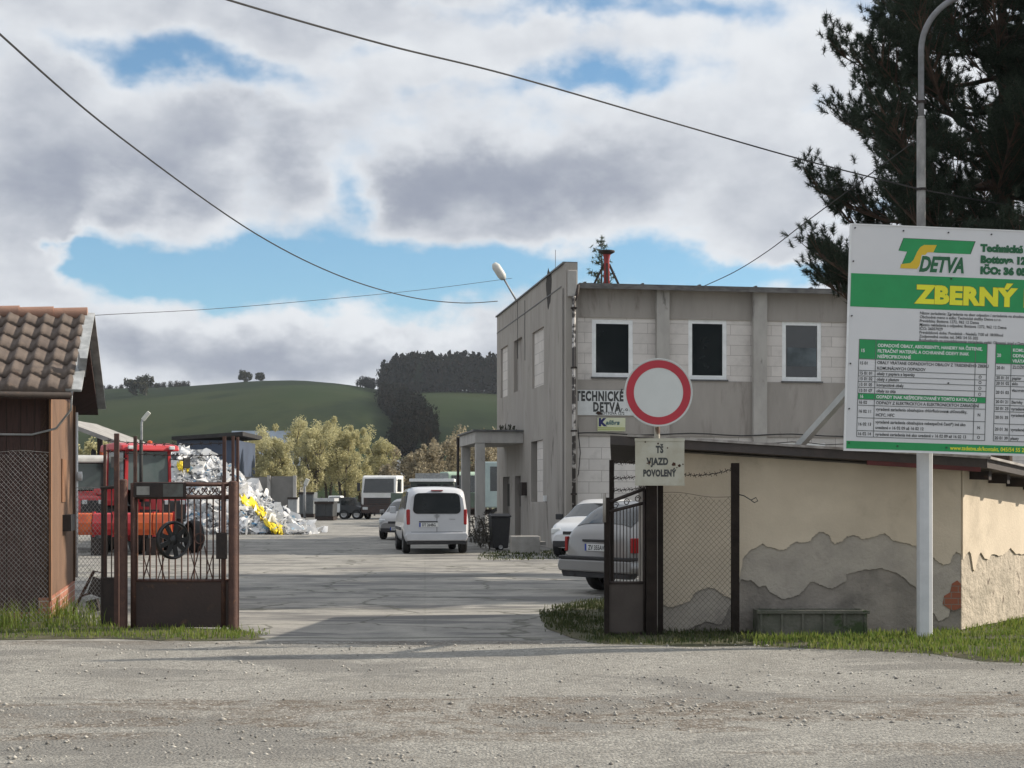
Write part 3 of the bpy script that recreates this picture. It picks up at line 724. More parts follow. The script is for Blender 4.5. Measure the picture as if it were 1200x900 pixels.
# vertical cracks on side wall
for px in (616, 607.5):
    s_, z1_ = SX(px, 352); b = MB(); zz = z1_; p = [( -.024, s_, zz)]
    while zz > z1_-2.0: zz -= .25; p.append((-.024, s_+random.uniform(-.03, .03), zz))
    b.tube(p, .012, 4); b.build('crack', m_wire, B_)
# drainpipe
b = MB(); b.tube([(.16,-.5,HP-1.0),(.16,-.5,.3)], .055, 10)
b.build('drainpipe', mat('peeling_white_pipe', (.42,.40,.38), (.035,.03,.028), 3.2, .6, 0, .2, 20, lo=.42, hi=.52, stretch=(1,1,1.4)), B_, smooth=True)
b = MB()
for z in (1.6, 3.4, 5.2, 6.9): b.bb(.08, .24, -.57, -.44, z, z+.05)
b.build('pipe_bracket', m_rustd, B_)
b = MB(); b.tube([(.30,-.42,H1+.02),(.26,-.47,H1-.25),(.17,-.5,H1-.45)], .05, 8); b.build('gutter_elbow', m_rustd, B_, smooth=True)
# cables on the facade
def cable(name, pts, r, label=None, cat='cable', parent=None, n=6, m=None, group=None):
    b = MB(); b.tube(pts, r, n); o = b.build(name, m or m_wire, parent)
    if parent is None: props(o, label, cat, group)
    return o
pp = []
for k in range(30):
    s_ = FX(666)+k*(LF-FX(666))/29; pp.append((s_, -.18, zg+.06+.03*math.sin(k*1.1)))
cable('cable', pp, .018, parent=B_)
cable('cable', [(p[0], -.17, p[2]-.24-.02*math.cos(i*2.1)) for i, p in enumerate(pp) if p[0] > FX(760)], .012, parent=B_)
b = MB(); pts = [FX(672, 380), FX(673, 450), FX(676, 500), FX(679, 530), FX(677, 555), FX(670, 575), FX(668, 600)]
b.tube([(p[0], -.12, p[1]) for p in pts], .014, 6); b.build('cable', m_wire, B_)
# meter box, small box, conduit on side wall
q = SX(617, 573); b = MB(); b.bb(-.20, -.022, q[0]-.2, q[0]+.2, q[1]-.22, q[1]+.22); b.build('meter_box', m_rustd, B_, bevel=.01)
q = SX(641, 584); b = MB(); b.bb(-.10, -.022, q[0]-.1, q[0]+.1, q[1]-.09, q[1]+.09); b.build('socket_box', m_white, B_)
# porch
P_ = MB(); s1 = SX(614); L_ = 1.65; dp = 4.2
P_.bb(-L_, -.022, s1, s1+dp, ZZ(517, 46.8), ZZ(503, 46.8)); P_.build('porch_slab', m_pil, B_, bevel=.01)
b = MB(); b.bb(-L_-.08, -.022, s1-.08, s1+dp+.05, ZZ(503, 46.8)+.002, ZZ(503, 46.8)+.06); b.build('porch_roofing', m_cop, B_)
for yy in (s1+.02, s1+dp-.5):
    b = MB(); b.bb(-L_+.03, -L_+.34, yy, yy+.3, 0, ZZ(517, 46.8)-.001); b.build('porch_pillar', m_pil, B_, bevel=.01)
b = MB(); b.tube([(-L_-.05, s1+dp+.0, ZZ(509, 50)), (-L_-.05, s1+dp, .2)], .05, 8); b.build('porch_drainpipe', m_rustd, B_, smooth=True)
b = MB()
for k in range(26):
    a = s1+.2+random.random()*1.5; x = -.05-random.random()*.7; b.bar((x, a, ZZ(503,46.8)+.05), (x+random.uniform(-.1,.1), a+random.uniform(-.1,.1), ZZ(503,46.8)+.1+random.random()*.22), .02)
b.build('roof_moss', m_dk, B_)
b = MB(); b.bb(-L_-.05, -.022, s1-.1, s1+dp, .0, .12); b.build('porch_step', m_conc, B_)
# signs on the facade
def sign_on_facade(name, x0, x1, y0, y1, label, m):
    a = FX(x0, y0); c = FX(x1, y1); cx = (a[0]+c[0])/2
    wpt = BC+Vector((U.x*cx, U.y*cx, 0)) + Vector((-VV.x*.02, -VV.y*.02, 0))
    e = empty(name, (wpt.x, wpt.y, c[1]), TH, label, 'sign'); wd_ = c[0]-a[0]; hg = a[1]-c[1]
    b = MB(); b.bb(-wd_/2, wd_/2, -.02, .015, 0, hg); b.build('panel', m, e)
    return e, wd_, hg
def put_text(mb, body, x, z, size, y=-.0225, **kw):
    vs, fs = text_geo(body, size, **kw); mb.add([(x+q[0], y, z+q[1]) for q in vs], fs)
e, w_, h_ = sign_on_facade('name_board', 673, 790, 457, 487.5, 'white name board with black capitals on the facade, partly behind the round sign', mat('off_white_sign', (.62,.64,.64), (.54,.56,.56), 3, .6))
k = 41.9/F; b = MB()
put_text(b, 'TECHNICKÉ SLUŽBY', -w_/2+.03, h_-12.2*k, 15.2*k, offset=.019, xs=.62, spacing=1.16)
put_text(b, 'DETVA', -w_/2+22*k, h_-24.6*k, 14.6*k, offset=.018, xs=.64, spacing=1.2)
put_text(b, 's.r.o.', -w_/2+50*k, h_-24*k, 6*k, offset=.002, xs=1.1, spacing=1.2)
put_text(b, 'BOTTOVA 1272', -w_/2+31*k, h_-28.5*k, 4.6*k, offset=.002, xs=.9)
b.build('lettering', m_print, e, recalc=False)
pol = [(-w_/2+25*k, h_-27*k), (-w_/2+28*k, h_-24.3*k), (-w_/2+31*k, h_-25.5*k), (-w_/2+34*k, h_-28.8*k), (-w_/2+28*k, h_-29.0*k)]
b = MB(); b.prism(pol, 'y', -.026, -.021); b.build('rust_spot', mat('dark_rust_spot', (.05,.025,.018), (.03,.02,.015), 12, .9), e)
e, w_, h_ = sign_on_facade('advert_board', 700, 732.5, 489.5, 505.5, 'small pale yellow advert board under the white name board', mat('pale_yellow_sign', (.55,.58,.36), (.6,.62,.5), 2, .6))
b = MB(); put_text(b, 'alibra', -w_/2+9.5*k, h_-8*k, 7.2*k, offset=.006, shear=.3, xs=1.05); b.build('lettering', mat('teal_print', (.04,.12,.14), (.04,.1,.12), 4, .6), e, recalc=False)
b = MB(); put_text(b, 'K', -w_/2+1.2*k, h_-9.4*k, 12*k, offset=.02, xs=1.05, y=-.024); b.build('initial', mat('navy_print', (.02,.02,.12), (.02,.02,.1), 4, .6), e, recalc=False)
b = MB(); b.bb(-w_/2+.01, w_/2-.01, -.023, -.0205, h_-12.6*k, h_-11.4*k); b.bb(-w_/2+.01, w_/2-.01, -.023, -.0205, h_-14.6*k, h_-13.6*k); b.build('stripe', mat('olive_stripe', (.30,.34,.08), (.35,.36,.1), 5, .6), e)
# rooftop siren on tripod
d = 45.0; c = W(711, 335, d); rt = H1+.14
e = empty('warning_siren', (c.x, c.y, rt), 0, 'red warning siren with flat round cap on a tripod on the office roof', 'siren')
m_sred = mat('faded_red_paint', (.35,.04,.045), (.22,.03,.03), 4, .6)
b = MB(); zt_ = ZZ(294, d)-rt; b.lathe([(.0,0),(.10,0),(.085,zt_*.8),(.11,zt_*.9),(.13,zt_*.93)], n=14); b.build('body', m_sred, e, smooth=True)
b = MB(); b.lathe([(0,zt_*.90),(.12,zt_*.92),(.25,zt_*.97),(.25,zt_*1.0),(0,zt_*1.02)], n=20); b.build('cap', m_rustd, e)
for a in (20, 165, 268):
    b = MB(); ca = math.cos(R(a)); sa = math.sin(R(a)); b.bar((ca*.08, sa*.08, zt_*.72), (ca*.62, sa*.62, .02), .055)
    b.build('leg', m_rustd, e)
# antenna + roof floodlight
p = W(636, 312, 43.5); b = MB(); b.tube([(0,0,0),(0,0,.72)], .008, 5)
o = b.build('antenna', m_wire); o.location = (BC.x+VV.x*2.2+U.x*.15, BC.y+VV.y*2.2+U.y*.15, HP+.05); props(o, 'thin rod antenna on the parapet of the office building', 'antenna')
pb = SX(602); base = BC+Vector((VV.x*pb, VV.y*pb, HP+.05))+Vector((U.x*.15, U.y*.15, 0)); d = base.y
e = empty('roof_lamp', base, 0, 'pale street light head leaning out from the parapet of the office building', 'lamp')
m_lamph = mat('pale_lamp_housing', (.55,.55,.50), (.45,.45,.42), 6, .5)
tipp = W(590, 326, d)-base; hd = W(579, 309, d)-base
b = MB(); b.tube([(0,0,0), tuple(tipp)], .035, 8); b.build('arm', m_galv, e, smooth=True)
b = MB(); dd = (hd-tipp); L = dd.length; zq = dd.normalized().to_track_quat('Z', 'Y').to_matrix().to_4x4()
b.M = Matrix.Translation(tipp) @ zq
b.lathe([(0,-.05),(.09,-.04),(.15,.1),(.15,L*.8),(.08,L*1.02),(0,L*1.04)], n=12); b.build('head', m_lamph, e, smooth=True)
# spruce top beyond the roof
def spruce(loc, H, r, label):
    t = empty('spruce_tree', loc, 0, label, 'tree'); b = MB(); b.tube([(0,0,0),(0,0,H*.6),(.05,0,H)], [.14,.08,.012], 7); b.build('trunk', m_bark, t)
    TP = []; TD = []; lb = MB()
    for k in range(90):
        f = (k/90)**1.0; z = H*(.12+.88*f); a = k*2.4; L = r*(1-f)*random.uniform(.65, 1.1)+.1
        e_ = Vector((math.cos(a)*L, math.sin(a)*L, z+L*.35)); s_ = Vector((0,0,z)); lb.tube([s_, (s_+e_)/2-Vector((0,0,.08*L)), e_], [.02,.014,.006], 4)
        for g in range(int(3+L*9)):
            p = s_.lerp(e_, random.uniform(.25, 1)); TP.append(tuple(p+Vector((random.gauss(0,.06), random.gauss(0,.06), random.gauss(-.03,.05))))); 
    lb.build('limbs', m_bark, t); TP = np.array(TP); n = len(TP); nn = 8
    d_ = rng.normal(size=(n, nn, 3)); d_ /= np.linalg.norm(d_, axis=2, keepdims=True); sd = np.cross(d_, rng.normal(size=(n, nn, 3))); sd /= np.linalg.norm(sd, axis=2, keepdims=True)
    V = np.stack([TP[:, None]-sd*.018, TP[:, None]+sd*.018, TP[:, None]+d_*.16], 2).reshape(-1, 3)
    npmesh('crown', V, np.arange(len(V)).reshape(-1, 3), leafmat('spruce_needles', (.05,.075,.04), (.10,.12,.07), .2), t)
spruce((XX(704, 58), 58, 0), ZZ(276, 58), 3.4, 'thin spruce top showing above the office roof behind the red siren')

# ================================================================ PLASTERED SHED
m_cream = mat('cream_plaster', (.57,.49,.38), (.485,.415,.32), 1.5, .92, 0, .3, 30, c3=(.37,.315,.24), s3=1.3, th3=.54, w3=.25)
m_grayr = mat('grey_undercoat_render', (.41,.37,.315), (.32,.29,.25), 2.2, .95, 0, .7, 18, c3=(.23,.205,.18), s3=2.4, th3=.52, w3=.3)
m_base_r = mat('crumbling_base_render', (.29,.26,.225), (.20,.18,.157), 3, .95, 0, 1.0, 14, c3=(.13,.117,.102), s3=1.5, th3=.5, w3=.35)
WY = 16.6; QS = WY/16.2
SB = empty('plaster_shed', (XX(775, WY), WY, 0), 0, 'low shed with peeling cream plaster over grey render', 'shed')
x0 = 0; x1 = XX(1125, WY)-XX(775, WY); ox = XX(775, WY)
def L1(px, py): return (XX(px, WY)-ox, ZZ(py, WY))
fd = Vector((.61, .79)).normalized(); LW = 6.0
ztop = 2.2
# roof plane height in world coordinates
def rz(x, y): return 2.27-.062*(x-1.12)-.03*(y-16.3)
fp = [(0,0),(x1,0),(x1+fd.x*LW, fd.y*LW),(0,3.0)]
b = MB(); vs = []; 
for (x, y) in fp: vs.append((x, y, 0))
for (x, y) in fp: vs.append((x, y, rz(x+ox, y+WY)-.11))
b.add(vs, [(0,1,5,4),(1,2,6,5),(2,3,7,6),(3,0,4,7),(4,5,6,7)]); b.build('wall', m_base_r, SB)
e1 = [(775,707),(784,712),(795,709),(808,704),(814,694),(821,691),(830,688),(840,691),(848,698),(856,701),(862,690),(867,672),(870,655),(878,645),(886,641),(893,637),(900,641),(908,642),(913,645),(921,643),(927,637),(933,635),(941,636),(949,634),(953,628),(960,623),(966,624),(972,628),(974,634),(977,637),(986,634),(991,629),(999,627),(1006,629),(1010,632),(1014,631),(1024,629),(1029,626),(1036,625),(1041,629),(1045,633),(1056,636),(1064,637),(1072,640),(1082,645),(1092,652),(1098,658),(1106,662),(1113,659),(1116,650),(1120,646),(1126,650)]
e2 = [(775,735),(790,742),(808,737),(826,728),(845,732),(868,679),(880,680),(890,688),(897,686),(902,693),(910,698),(918,702),(927,700),(936,697),(943,690),(948,683),(953,681),(960,685),(974,690),(984,685),(992,680),(991,673),(996,671),(1012,668),(1033,666),(1048,670),(1058,676),(1066,684),(1076,690),(1084,697),(1092,716),(1100,728),(1112,722),(1118,690),(1126,684)]
def jag(e, amp=.95):
    o = []
    for i in range(len(e)-1):
        for k in range(6):
            f = k/6; o.append((e[i][0]+(e[i+1][0]-e[i][0])*f+random.uniform(-amp, amp)*.7, e[i][1]+(e[i+1][1]-e[i][1])*f+random.uniform(-amp, amp)*.8))
    o[0] = e[0]; o.append(e[-1]); return o
def layer(e, top, t0, t1, m, name):
    pts = [L1(*q) for q in jag(e)]; pts[0] = (0, pts[0][1]); pts[-1] = (x1, pts[-1][1])
    poly = pts+[(x1, top(x1)), (0, top(0))]
    b = MB(); b.prism(poly, 'y', t0, t1); return b.build(name, m, SB)
tp = lambda x: rz(x+ox, WY)-.13
layer(e2, tp, -.018, -.002, m_grayr, 'grey_render_layer')
layer(e1, tp, -.036, -.0185, m_cream, 'cream_plaster_layer')
# side wall layers: local frame rotated
Rs = Matrix.Translation((x1, 0, 0)) @ Matrix.Rotation(math.atan2(fd.y, fd.x), 4, 'Z')
def slayer(pts, t0, t1, m, name):
    top0 = rz(x1+ox, WY)-.13; top1 = rz(x1+ox+fd.x*LW, WY+fd.y*LW)-.13
    b = MB(); b.M = Rs; b.prism(pts+[(LW, top1), (0, top0)], 'y', t0, t1); return b.build(name, m, SB)
m_creamb = m_cream
se = [(0,.86)]; x = 0
while x < LW-.2:
    x += random.uniform(.04, .13); se.append((x, .88+.10*mn.noise(Vector((x*2.2,0,0)))+.05*mn.noise(Vector((x*9,0,4)))+(-.18 if .28 < x < .40 else 0)+(.10 if .55 < x < .63 else 0)))
se.append((LW, .85))
slayer(se, -.036, -.0185, m_creamb, 'cream_plaster_layer')
m_rough = mat('pale_crumbling_render', (.46,.40,.32), (.33,.29,.23), 3, .95, 0, 2.2, 9, c3=(.17,.14,.11), s3=4, th3=.58, w3=.08)
se2 = [(0,0),(LW,0)]
slayer([(0,.06),(LW,.06)], -.018, -.002, m_rough, 'crumbling_render_layer')
# brick patch at corner
b = MB(); m_brick = blockmat('exposed_brick', (.30,.10,.055), (.2,.17,.14), .16, .07)
pl = [L1(*q) for q in [(1104,708),(1106,698),(1113,694),(1115,684),(1121,680),(1125,684),(1125,712),(1116,716)]]
b.prism(pl, 'y', -.030, -.0185); b.build('exposed_brick', m_brick, SB)
# roof
m_shroof = mat('dark_roofing_sheet', (.075,.062,.058), (.05,.045,.045), 3, .75, 0, .4, 20)
rp = [(1.105,16.33),(5.35,16.33),(5.35+fd.x*6.3,16.33+fd.y*6.3),(1.36,19.9)]
b = MB(); vs = [(x, y, rz(x, y)-.10) for x, y in rp]+[(x, y, rz(x, y)) for x, y in rp]
b.add(vs, [(3,2,1,0),(4,5,6,7),(0,1,5,4),(1,2,6,5),(2,3,7,6),(3,0,4,7)]); b.build('roof', m_shroof, SB, world=True)
b = MB(); p0 = Vector((1.3,16.315,rz(1.3,16.3)+.012)); p1 = Vector((5.36,16.315,rz(5.36,16.3)+.012)); p2 = Vector((5.36+fd.x*6.3,16.315+fd.y*6.3,0)); p2.z = rz(p2.x,p2.y)+.012
b.bar(p0, p1, .03, .028); b.bar(p1+Vector((.01,0,0)), p2, .03, .028); b.build('metal_edge_strip', mat('pale_metal_strip', (.42,.40,.38), (.2,.18,.17), 6, .5, .4), SB, world=True)
for k in range(9):
    a = Vector((5.18, 16.55))+fd*(.25+k*.62); n_ = Vector((fd.y, -fd.x)); z = rz(a.x, a.y)-.16
    b = MB(); b.bar((a.x-n_.x*.05, a.y-n_.y*.05, z), (a.x+n_.x*.19, a.y+n_.y*.19, z-.01), .09, .11)
    b.build('rafter_end', m_rustd, SB, world=True)
# patched dark boards under the side eaves
b = MB(); pol = [(0,1.92),(0,1.80),(.14,1.76),(.30,1.84),(.62,1.83),(.66,1.72),(.80,1.68),(.92,1.80),(1.5,1.80),(LW,1.76),(LW,1.86)]
M_trough = mat('mossy_concrete', (.13,.125,.105), (.075,.08,.06), 4, .95, 0, .7, 25, c3=(.04,.06,.025), s3=3, th3=.55)
# fascia board below roof front at the board: red-brown strip
b = MB(); b.bar((4.0,16.35,rz(4.0,16.35)-.125), (5.28,16.35,rz(5.28,16.35)-.125), .03, .05); b.build('eaves_board', mat('maroon_board', (.12,.03,.03), (.08,.025,.025), 5, .7), SB, world=True)

# concrete trough
tl = G(888, 750); e = empty('concrete_trough', (XX(950,16.25), 16.25, 0), 0, 'mossy ribbed concrete trough against the shed wall', 'trough')
wd_ = 127*16.25/F; hh = .31
b = MB()
b.bb(-wd_/2, wd_/2, -.13, -.09, 0, hh); b.bb(-wd_/2, wd_/2, .20, .24, 0, hh); b.bb(-wd_/2, -wd_/2+.04, -.088, .198, 0, hh); b.bb(wd_/2-.04, wd_/2, -.088, .198, 0, hh); b.bb(-wd_/2+.041, wd_/2-.041, -.088, .198, 0, .22)
b.build('basin', M_trough, e, bevel=.006)
b = MB()
for k in range(6): x = -wd_/2+.03+k*(wd_-.06)/5; b = MB(); b.bb(x-.012, x+.012, -.15, -.131, 0, hh-.03); b.build('rib', M_trough, e)
b = MB(); b.bb(-wd_/2-.02, wd_/2+.02, -.16, -.132, hh-.03, hh+.01); b.build('rim', M_trough, e, bevel=.005)
# ================================================================ NOTICE BOARD
PD = 15.86
NB = empty('notice_board', (XX(1083.5, PD), PD, 0), 0, 'large white and green recycling yard notice board on a white pole', 'notice board')
pw = 18*PD/F
b = MB(); b.bb(-pw/2, pw/2, -.07, .07, 0, ZZ(400, PD)); b.build('pole', mat('grey_white_pole_paint', (.55,.56,.57), (.48,.49,.50), 5, .5), NB, bevel=.055)
bd = 15.56; SC = bd/F
m_board = mat('white_board_sheet', (.60,.60,.61), (.56,.565,.58), 1.2, .5)
# board frame: local x right, local z up from its top left corner, rolled slightly and turned away a little
tlw = W(998, 263, bd)-Vector((XX(1083.5, PD), PD, 0))
BM = Matrix.Translation(tlw) @ Matrix.Rotation(R(1.6), 4, 'Y') @ Matrix.Rotation(R(4.0), 4, 'Z')
BW, BH = 345, 264
def bq(mb, x0, x1, y0, y1, f, bk=0.0): mb.bb(x0*SC, x1*SC, -f, -bk, -y1*SC, -y0*SC)
b = MB(); b.M = BM; b.bb(0, BW*SC, 0, .03, -BH*SC, 0); b.build('board', m_board, NB)
b = MB(); b.M = BM
for (x0_, x1_, y0_, y1_) in [(0,BW,-1.2,.0),(0,BW,BH,BH+1.2),(-1.3,0,-1.2,BH+1.2),(BW,BW+1.3,-1.2,BH+1.2)]:
    b.bb(x0_*SC, x1_*SC, -.006, .034, -y1_*SC, -y0_*SC)
b.build('frame', m_white, NB)
b = MB(); b.M = BM; bq(b, 1, BW-1, 57, 96, .002); bq(b, 1, BW-1, 253.5, 262.5, .002); b.build('green_band', m_green, NB)
def btext(mb, s, x, y, size, **kw):
    vs, fs = text_geo(s, size*SC, **kw); mb.add([(x*SC+q[0], -.0045, -y*SC+q[1]) for q in vs], fs)
b = MB(); b.M = BM; btext(b, 'ZBERNÝ DVOR', 80.5, 88.2, 28, offset=.015, xs=1.08, spacing=1.08)
b2 = MB(); b2.M = BM
vs, fs = text_geo('ZBERNÝ DVOR', 28*SC, offset=.0185, xs=1.08, spacing=1.08); b2.add([(80.5*SC+q[0], -.0032, -88.2*SC+q[1]) for q in vs], fs)
b2.build('heading_outline', mat('brown_outline', (.22,.16,.03), (.2,.14,.03), 5, .6), NB, recalc=False)
b.build('heading', m_yellow, NB, recalc=False)
b = MB(); b.M = BM; btext(b, 'Technické služby Detva', 156, 25, 11, offset=.0085, xs=1.06, spacing=1.05); btext(b, 'Bottova 1272', 156, 38.5, 11, offset=.0085, xs=1.06, spacing=1.05); btext(b, 'IČO: 36 05', 156, 51.5, 11, offset=.0085, xs=1.06, spacing=1.05)
b.build('address_lettering', m_dgreen, NB, recalc=False)
# logo, traced as flat shapes in board units
def zl(X, Y): px = 990+X/5.714; py = 250+Y/5.714; return ((px-998)*SC, -(py-263-(px-998)*.052)*SC)
def bpoly(pts, f, m, name, grow=0):
    b = MB(); b.M = BM; P = [zl(*p) for p in pts]
    if grow:
        c = (sum(p[0] for p in P)/len(P), sum(p[1] for p in P)/len(P)); P = [(c[0]+(p[0]-c[0])*(1+grow), c[1]+(p[1]-c[1])*(1+grow*1.6)) for p in P]
    b.prism(P, 'y', -f, -.0005); return b.build(name, m, NB)
Tpoly = [(405,172),(893,200),(862,284),(640,272),(600,268),(560,262),(520,330),(480,360),(400,340),(432,262),(374,254)]
Spoly = [(390,345),(455,338),(475,318),(500,262),(520,232),(545,218),(632,220),(610,268),(570,268),(550,290),(522,350),(500,378),(386,372)]
bpoly(Tpoly, .0015, mat('dark_outline', (.03,.08,.04), (.03,.07,.04), 5, .6), 'logo_outline', .02)
bpoly(Tpoly, .0026, m_green, 'logo_bar'); bpoly(Spoly, .0036, mat('logo_gold', (.60,.42,.03), (.58,.40,.03), 5, .6), 'logo_curve')
b = MB(); b.M = BM; x, y = zl(512, 392); vs, fs = text_geo('DETVA', 24.5*SC, offset=.020, shear=.28, xs=.70); b.add([(x+q[0], -.0042, y+q[1]) for q in vs], fs); b.build('logo_halo', m_board, NB, recalc=False)
b = MB(); b.M = BM; vs, fs = text_geo('DETVA', 24.5*SC, offset=.010, shear=.28, xs=.70); b.add([(x+q[0], -.0052, y+q[1]) for q in vs], fs); b.build('logo_lettering', m_dgreen, NB, recalc=False)
# small print
b = MB(); b.M = BM
small = ['Názov zariadenia: Zariadenie na zber odpadov / zariadenie na zhodnocovanie', 'Obchodné meno a sídlo: Technické služby Detva s.r.o.', 'Prevádzka: Bottova 1272, 962 12 Detva',
 'Miesto nakladania s odpadmi: Bottova 1272, 962 12 Detva', 'IČO: 36057029', 'Prevádzková doba: Pondelok - Nedeľa 7:00 až 18:00hod', 'Zodpovedná osoba: tel. 045/ 54 55 202', 'Rozhodnutie na prevádzkovanie zariadenia vydal: Okresný úrad v Detve']
for i, s_ in enumerate(small): btext(b, s_, 84.5, 102.2+i*4.55, 4.7, xs=.95, offset=.0006)
b.build('small_print', m_print, NB, recalc=False)
def table(x0_, cols, rows, heads, texts, nm, xr):
    g = MB(); g.M = BM
    for (a, c) in heads: bq(g, x0_, xr, a, c, .002)
    g.build('table_header', m_green, NB)
    g = MB(); g.M = BM; tw = .35
    for r_ in rows: bq(g, x0_, xr, r_-tw, r_+tw, .0035)
    for c_ in cols:
        bq(g, c_-tw, c_+tw, rows[0], rows[-1], .0038)
    g.build('table_grid', mat('grid_line', (.12,.13,.13), (.12,.13,.13), 4, .6), NB)
    k1 = MB(); k1.M = BM; k2 = MB(); k2.M = BM
    for (x_, y_, sz, s_, hd) in texts: btext(k2 if hd else k1, s_, x_, y_, sz, xs=.9, offset=.0008 if not hd else .0012)
    k1.build('table_text', m_print, NB, recalc=False); k2.build('header_text', m_white, NB, recalc=False)
T1 = [(15,149,5.4,'15',1),(35,142.3,5.3,'ODPADOVÉ OBALY, ABSORBENTY, HANDRY NA ČISTENIE,',1),(35,148.8,5.3,'FILTRAČNÝ MATERIÁL A OCHRANNÉ ODEVY INAK',1),(35,155.2,5.3,'NEŠPECIFIKOVANÉ',1),
 (14,163.5,5,'15 01',0),(35,162.3,5,'OBALY VRÁTANE ODPADOVÝCH OBALOV Z TRIEDENÉHO ZBERU',0),(35,168.8,5,'KOMUNÁLNYCH ODPADOV',0),
 (14,175.3,5,'15 01 01',0),(35,175.3,5,'obaly z papiera a lepenky',0),(157.5,175.3,5,'O',0),(14,181.8,5,'15 01 02',0),(35,181.8,5,'obaly z plastov',0),(157.5,181.8,5,'O',0),
 (14,188.6,5,'15 01 05',0),(35,188.6,5,'kompozitné obaly',0),(157.5,188.6,5,'O',0),(14,195.6,5,'15 01 07',0),(35,195.6,5,'obaly zo skla',0),(157.5,195.6,5,'O',0),
 (15,202.6,5,'16',1),(35,202.6,5.2,'ODPADY INAK NEŠPECIFIKOVANÉ V TOMTO KATALÓGU',1),(14,209.5,5,'16 02',0),(35,209.5,5,'ODPADY Z ELEKTRICKÝCH A ELEKTRONICKÝCH ZARIADENÍ',0),
 (14,220,5,'16 02 11',0),(35,217,5,'vyradené zariadenia obsahujúce chlórfluórované uhľovodíky,',0),(35,223.7,5,'HCFC, HFC',0),(157.5,220,5,'N',0),
 (14,235,5,'16 02 13',0),(35,232,5,'vyradené zariadenia obsahujúce nebezpečné časti*) iné ako',0),(35,238.5,5,'uvedené v 16 02 09 až 16 02 12',0),(157.5,235,5,'N',0),
 (14,246.4,5,'16 02 14',0),(35,246.4,5,'vyradené zariadenia iné ako uvedené v 16 02 09 až 16 02 13',0),(157.5,246.4,5,'O',0)]
table(13, [13,33,153,167], [134,157,170.5,177,183.5,190.3,197.3,204.3,211.3,226,241,248.3], [(134,157),(197.3,204.3)], T1, 'a', 167)
T2 = [(179,149,5.4,'20',1),(198,142.3,5.3,'KOMUNÁLNE',1),(198,148.8,5.3,'ODPADY',1),(198,155.2,5.3,'VRÁTANE',1),(178.8,163.5,5,'20 01',0),(198,162.3,5,'ZLOŽKY',0),(178.8,175.3,5,'20 01 01',0),(198,175.3,5,'papier',0),
 (178.8,181.8,5,'20 01 02',0),(198,181.8,5,'sklo',0),(178.8,192.5,5,'20 01 03',0),(198,189.5,5,'viacvrstvové',0),(178.8,203.5,5,'20 01 21',0),(198,203.5,5,'žiarivky',0),(178.8,211.5,5,'20 01 23',0),(198,211.5,5,'vyradené',0),
 (178.8,222,5,'20 01 35',0),(198,219,5,'vyradené',0),(178.8,236,5,'20 01 36',0),(198,236,5,'vyradené',0),(178.8,246.4,5,'20 01 39',0),(198,246.4,5,'plasty',0)]
table(177.5, [177.5,196.5,331], [134,157,170.5,177,183.5,198,206,213.5,228,241,248.3], [(134,157)], T2, 'b', 331)
b = MB(); b.M = BM; btext(b, 'www.tsdetva.sk/kontakt, 045/54 55 202', 125.5, 260.4, 6.6, offset=.0012, xs=.9); b.build('web_lettering', m_yellow, NB, recalc=False)
# fixing screws
b = MB(); b.M = BM
for (x_, y_) in [(4,4),(62,5),(116,5),(168,5),(3,43),(3,107),(3,163),(3,216),(121,59),(121,102),(121,182),(121,216),(121,258),(62,258),(4,256)]:
    b.lathe([(0,-.016),(.008,-.016),(.008,-.001)], (x_*SC, 0, -y_*SC), 'y', 8)
b.build('screws', m_wire, NB)
# rear frame and the slanting brace
b = MB(); b.M = BM
for x_ in (15, 190, 320): b.bb(x_*SC-.03, x_*SC+.03, .035, .085, -BH*SC*.98, -.03)
b.build('rear_batten', m_galv, NB)
b = MB(); a = W(990, 463, 15.72); c = W(932, 527, 16.6)
b.bar(W(1010, 441, 15.72), W(932, 527.5, 16.9), .075, .075); b.build('brace', mat('pale_brace_paint', (.42,.43,.42), (.36,.37,.36), 6, .6), NB, world=True)
b = MB(); b.bb(.0-pw/2+XX(1285,PD)-XX(1083.5,PD), pw/2+XX(1285,PD)-XX(1083.5,PD), -.06, .06, 0, ZZ(430, PD)); b.build('pole', m_white, NB, bevel=.03)

# ================================================================ STREET LAMP POLE
d = 25.0
e = empty('street_lamp', (XX(1079.5, d), d, 0), 0, 'tall grey steel street lamp pole in front of the pine tree', 'street lamp')
zj = ZZ(140, d); zc_ = ZZ(60, d)
b = MB(); b.tube([(0,0,0),(0,0,zj)], .078, 12); b.tube([(0,0,zj-.01),(0,0,zj+.05)], .06, 12); b.build('lower_pole', mat('mottled_grey_pole', (.30,.29,.27), (.15,.145,.14), 5, .75, 0, .3, 30, stretch=(1,1,.5)), e, smooth=True)
b = MB(); pts = [(0,0,zj)]+[(0,0,zj+(zc_-zj)*k/4) for k in range(1, 4)]
for k in range(9): a = R(k*7.8); pts.append((1.0*(1-math.cos(a)), 0, zc_+math.sin(a)))
pts.append((pts[-1][0]+1.3, 0, pts[-1][2]+.55)); b.tube(pts, .052, 10); b.build('upper_pole', mat('grey_pole_tube', (.21,.21,.22), (.15,.15,.15), 5, .6, .2), e, smooth=True)
b = MB(); q = pts[-1]; b.tube([(q[0]-.1,0,q[2]-.02),(q[0]+.1,0,q[2]+.05),(q[0]+.7,0,q[2]+.12),(q[0]+.8,0,q[2]+.12)], [.05,.13,.11,.03], 10); b.build('head', m_galv, e, smooth=True)
b = MB(); 
for z in (ZZ(120, d), ZZ(222, d)): b.lathe([(.06,-.02),(.092,-.02),(.092,.02),(.06,.02)], (0,0,z), 'z', 12)
b.build('clamp', m_rustd, e)

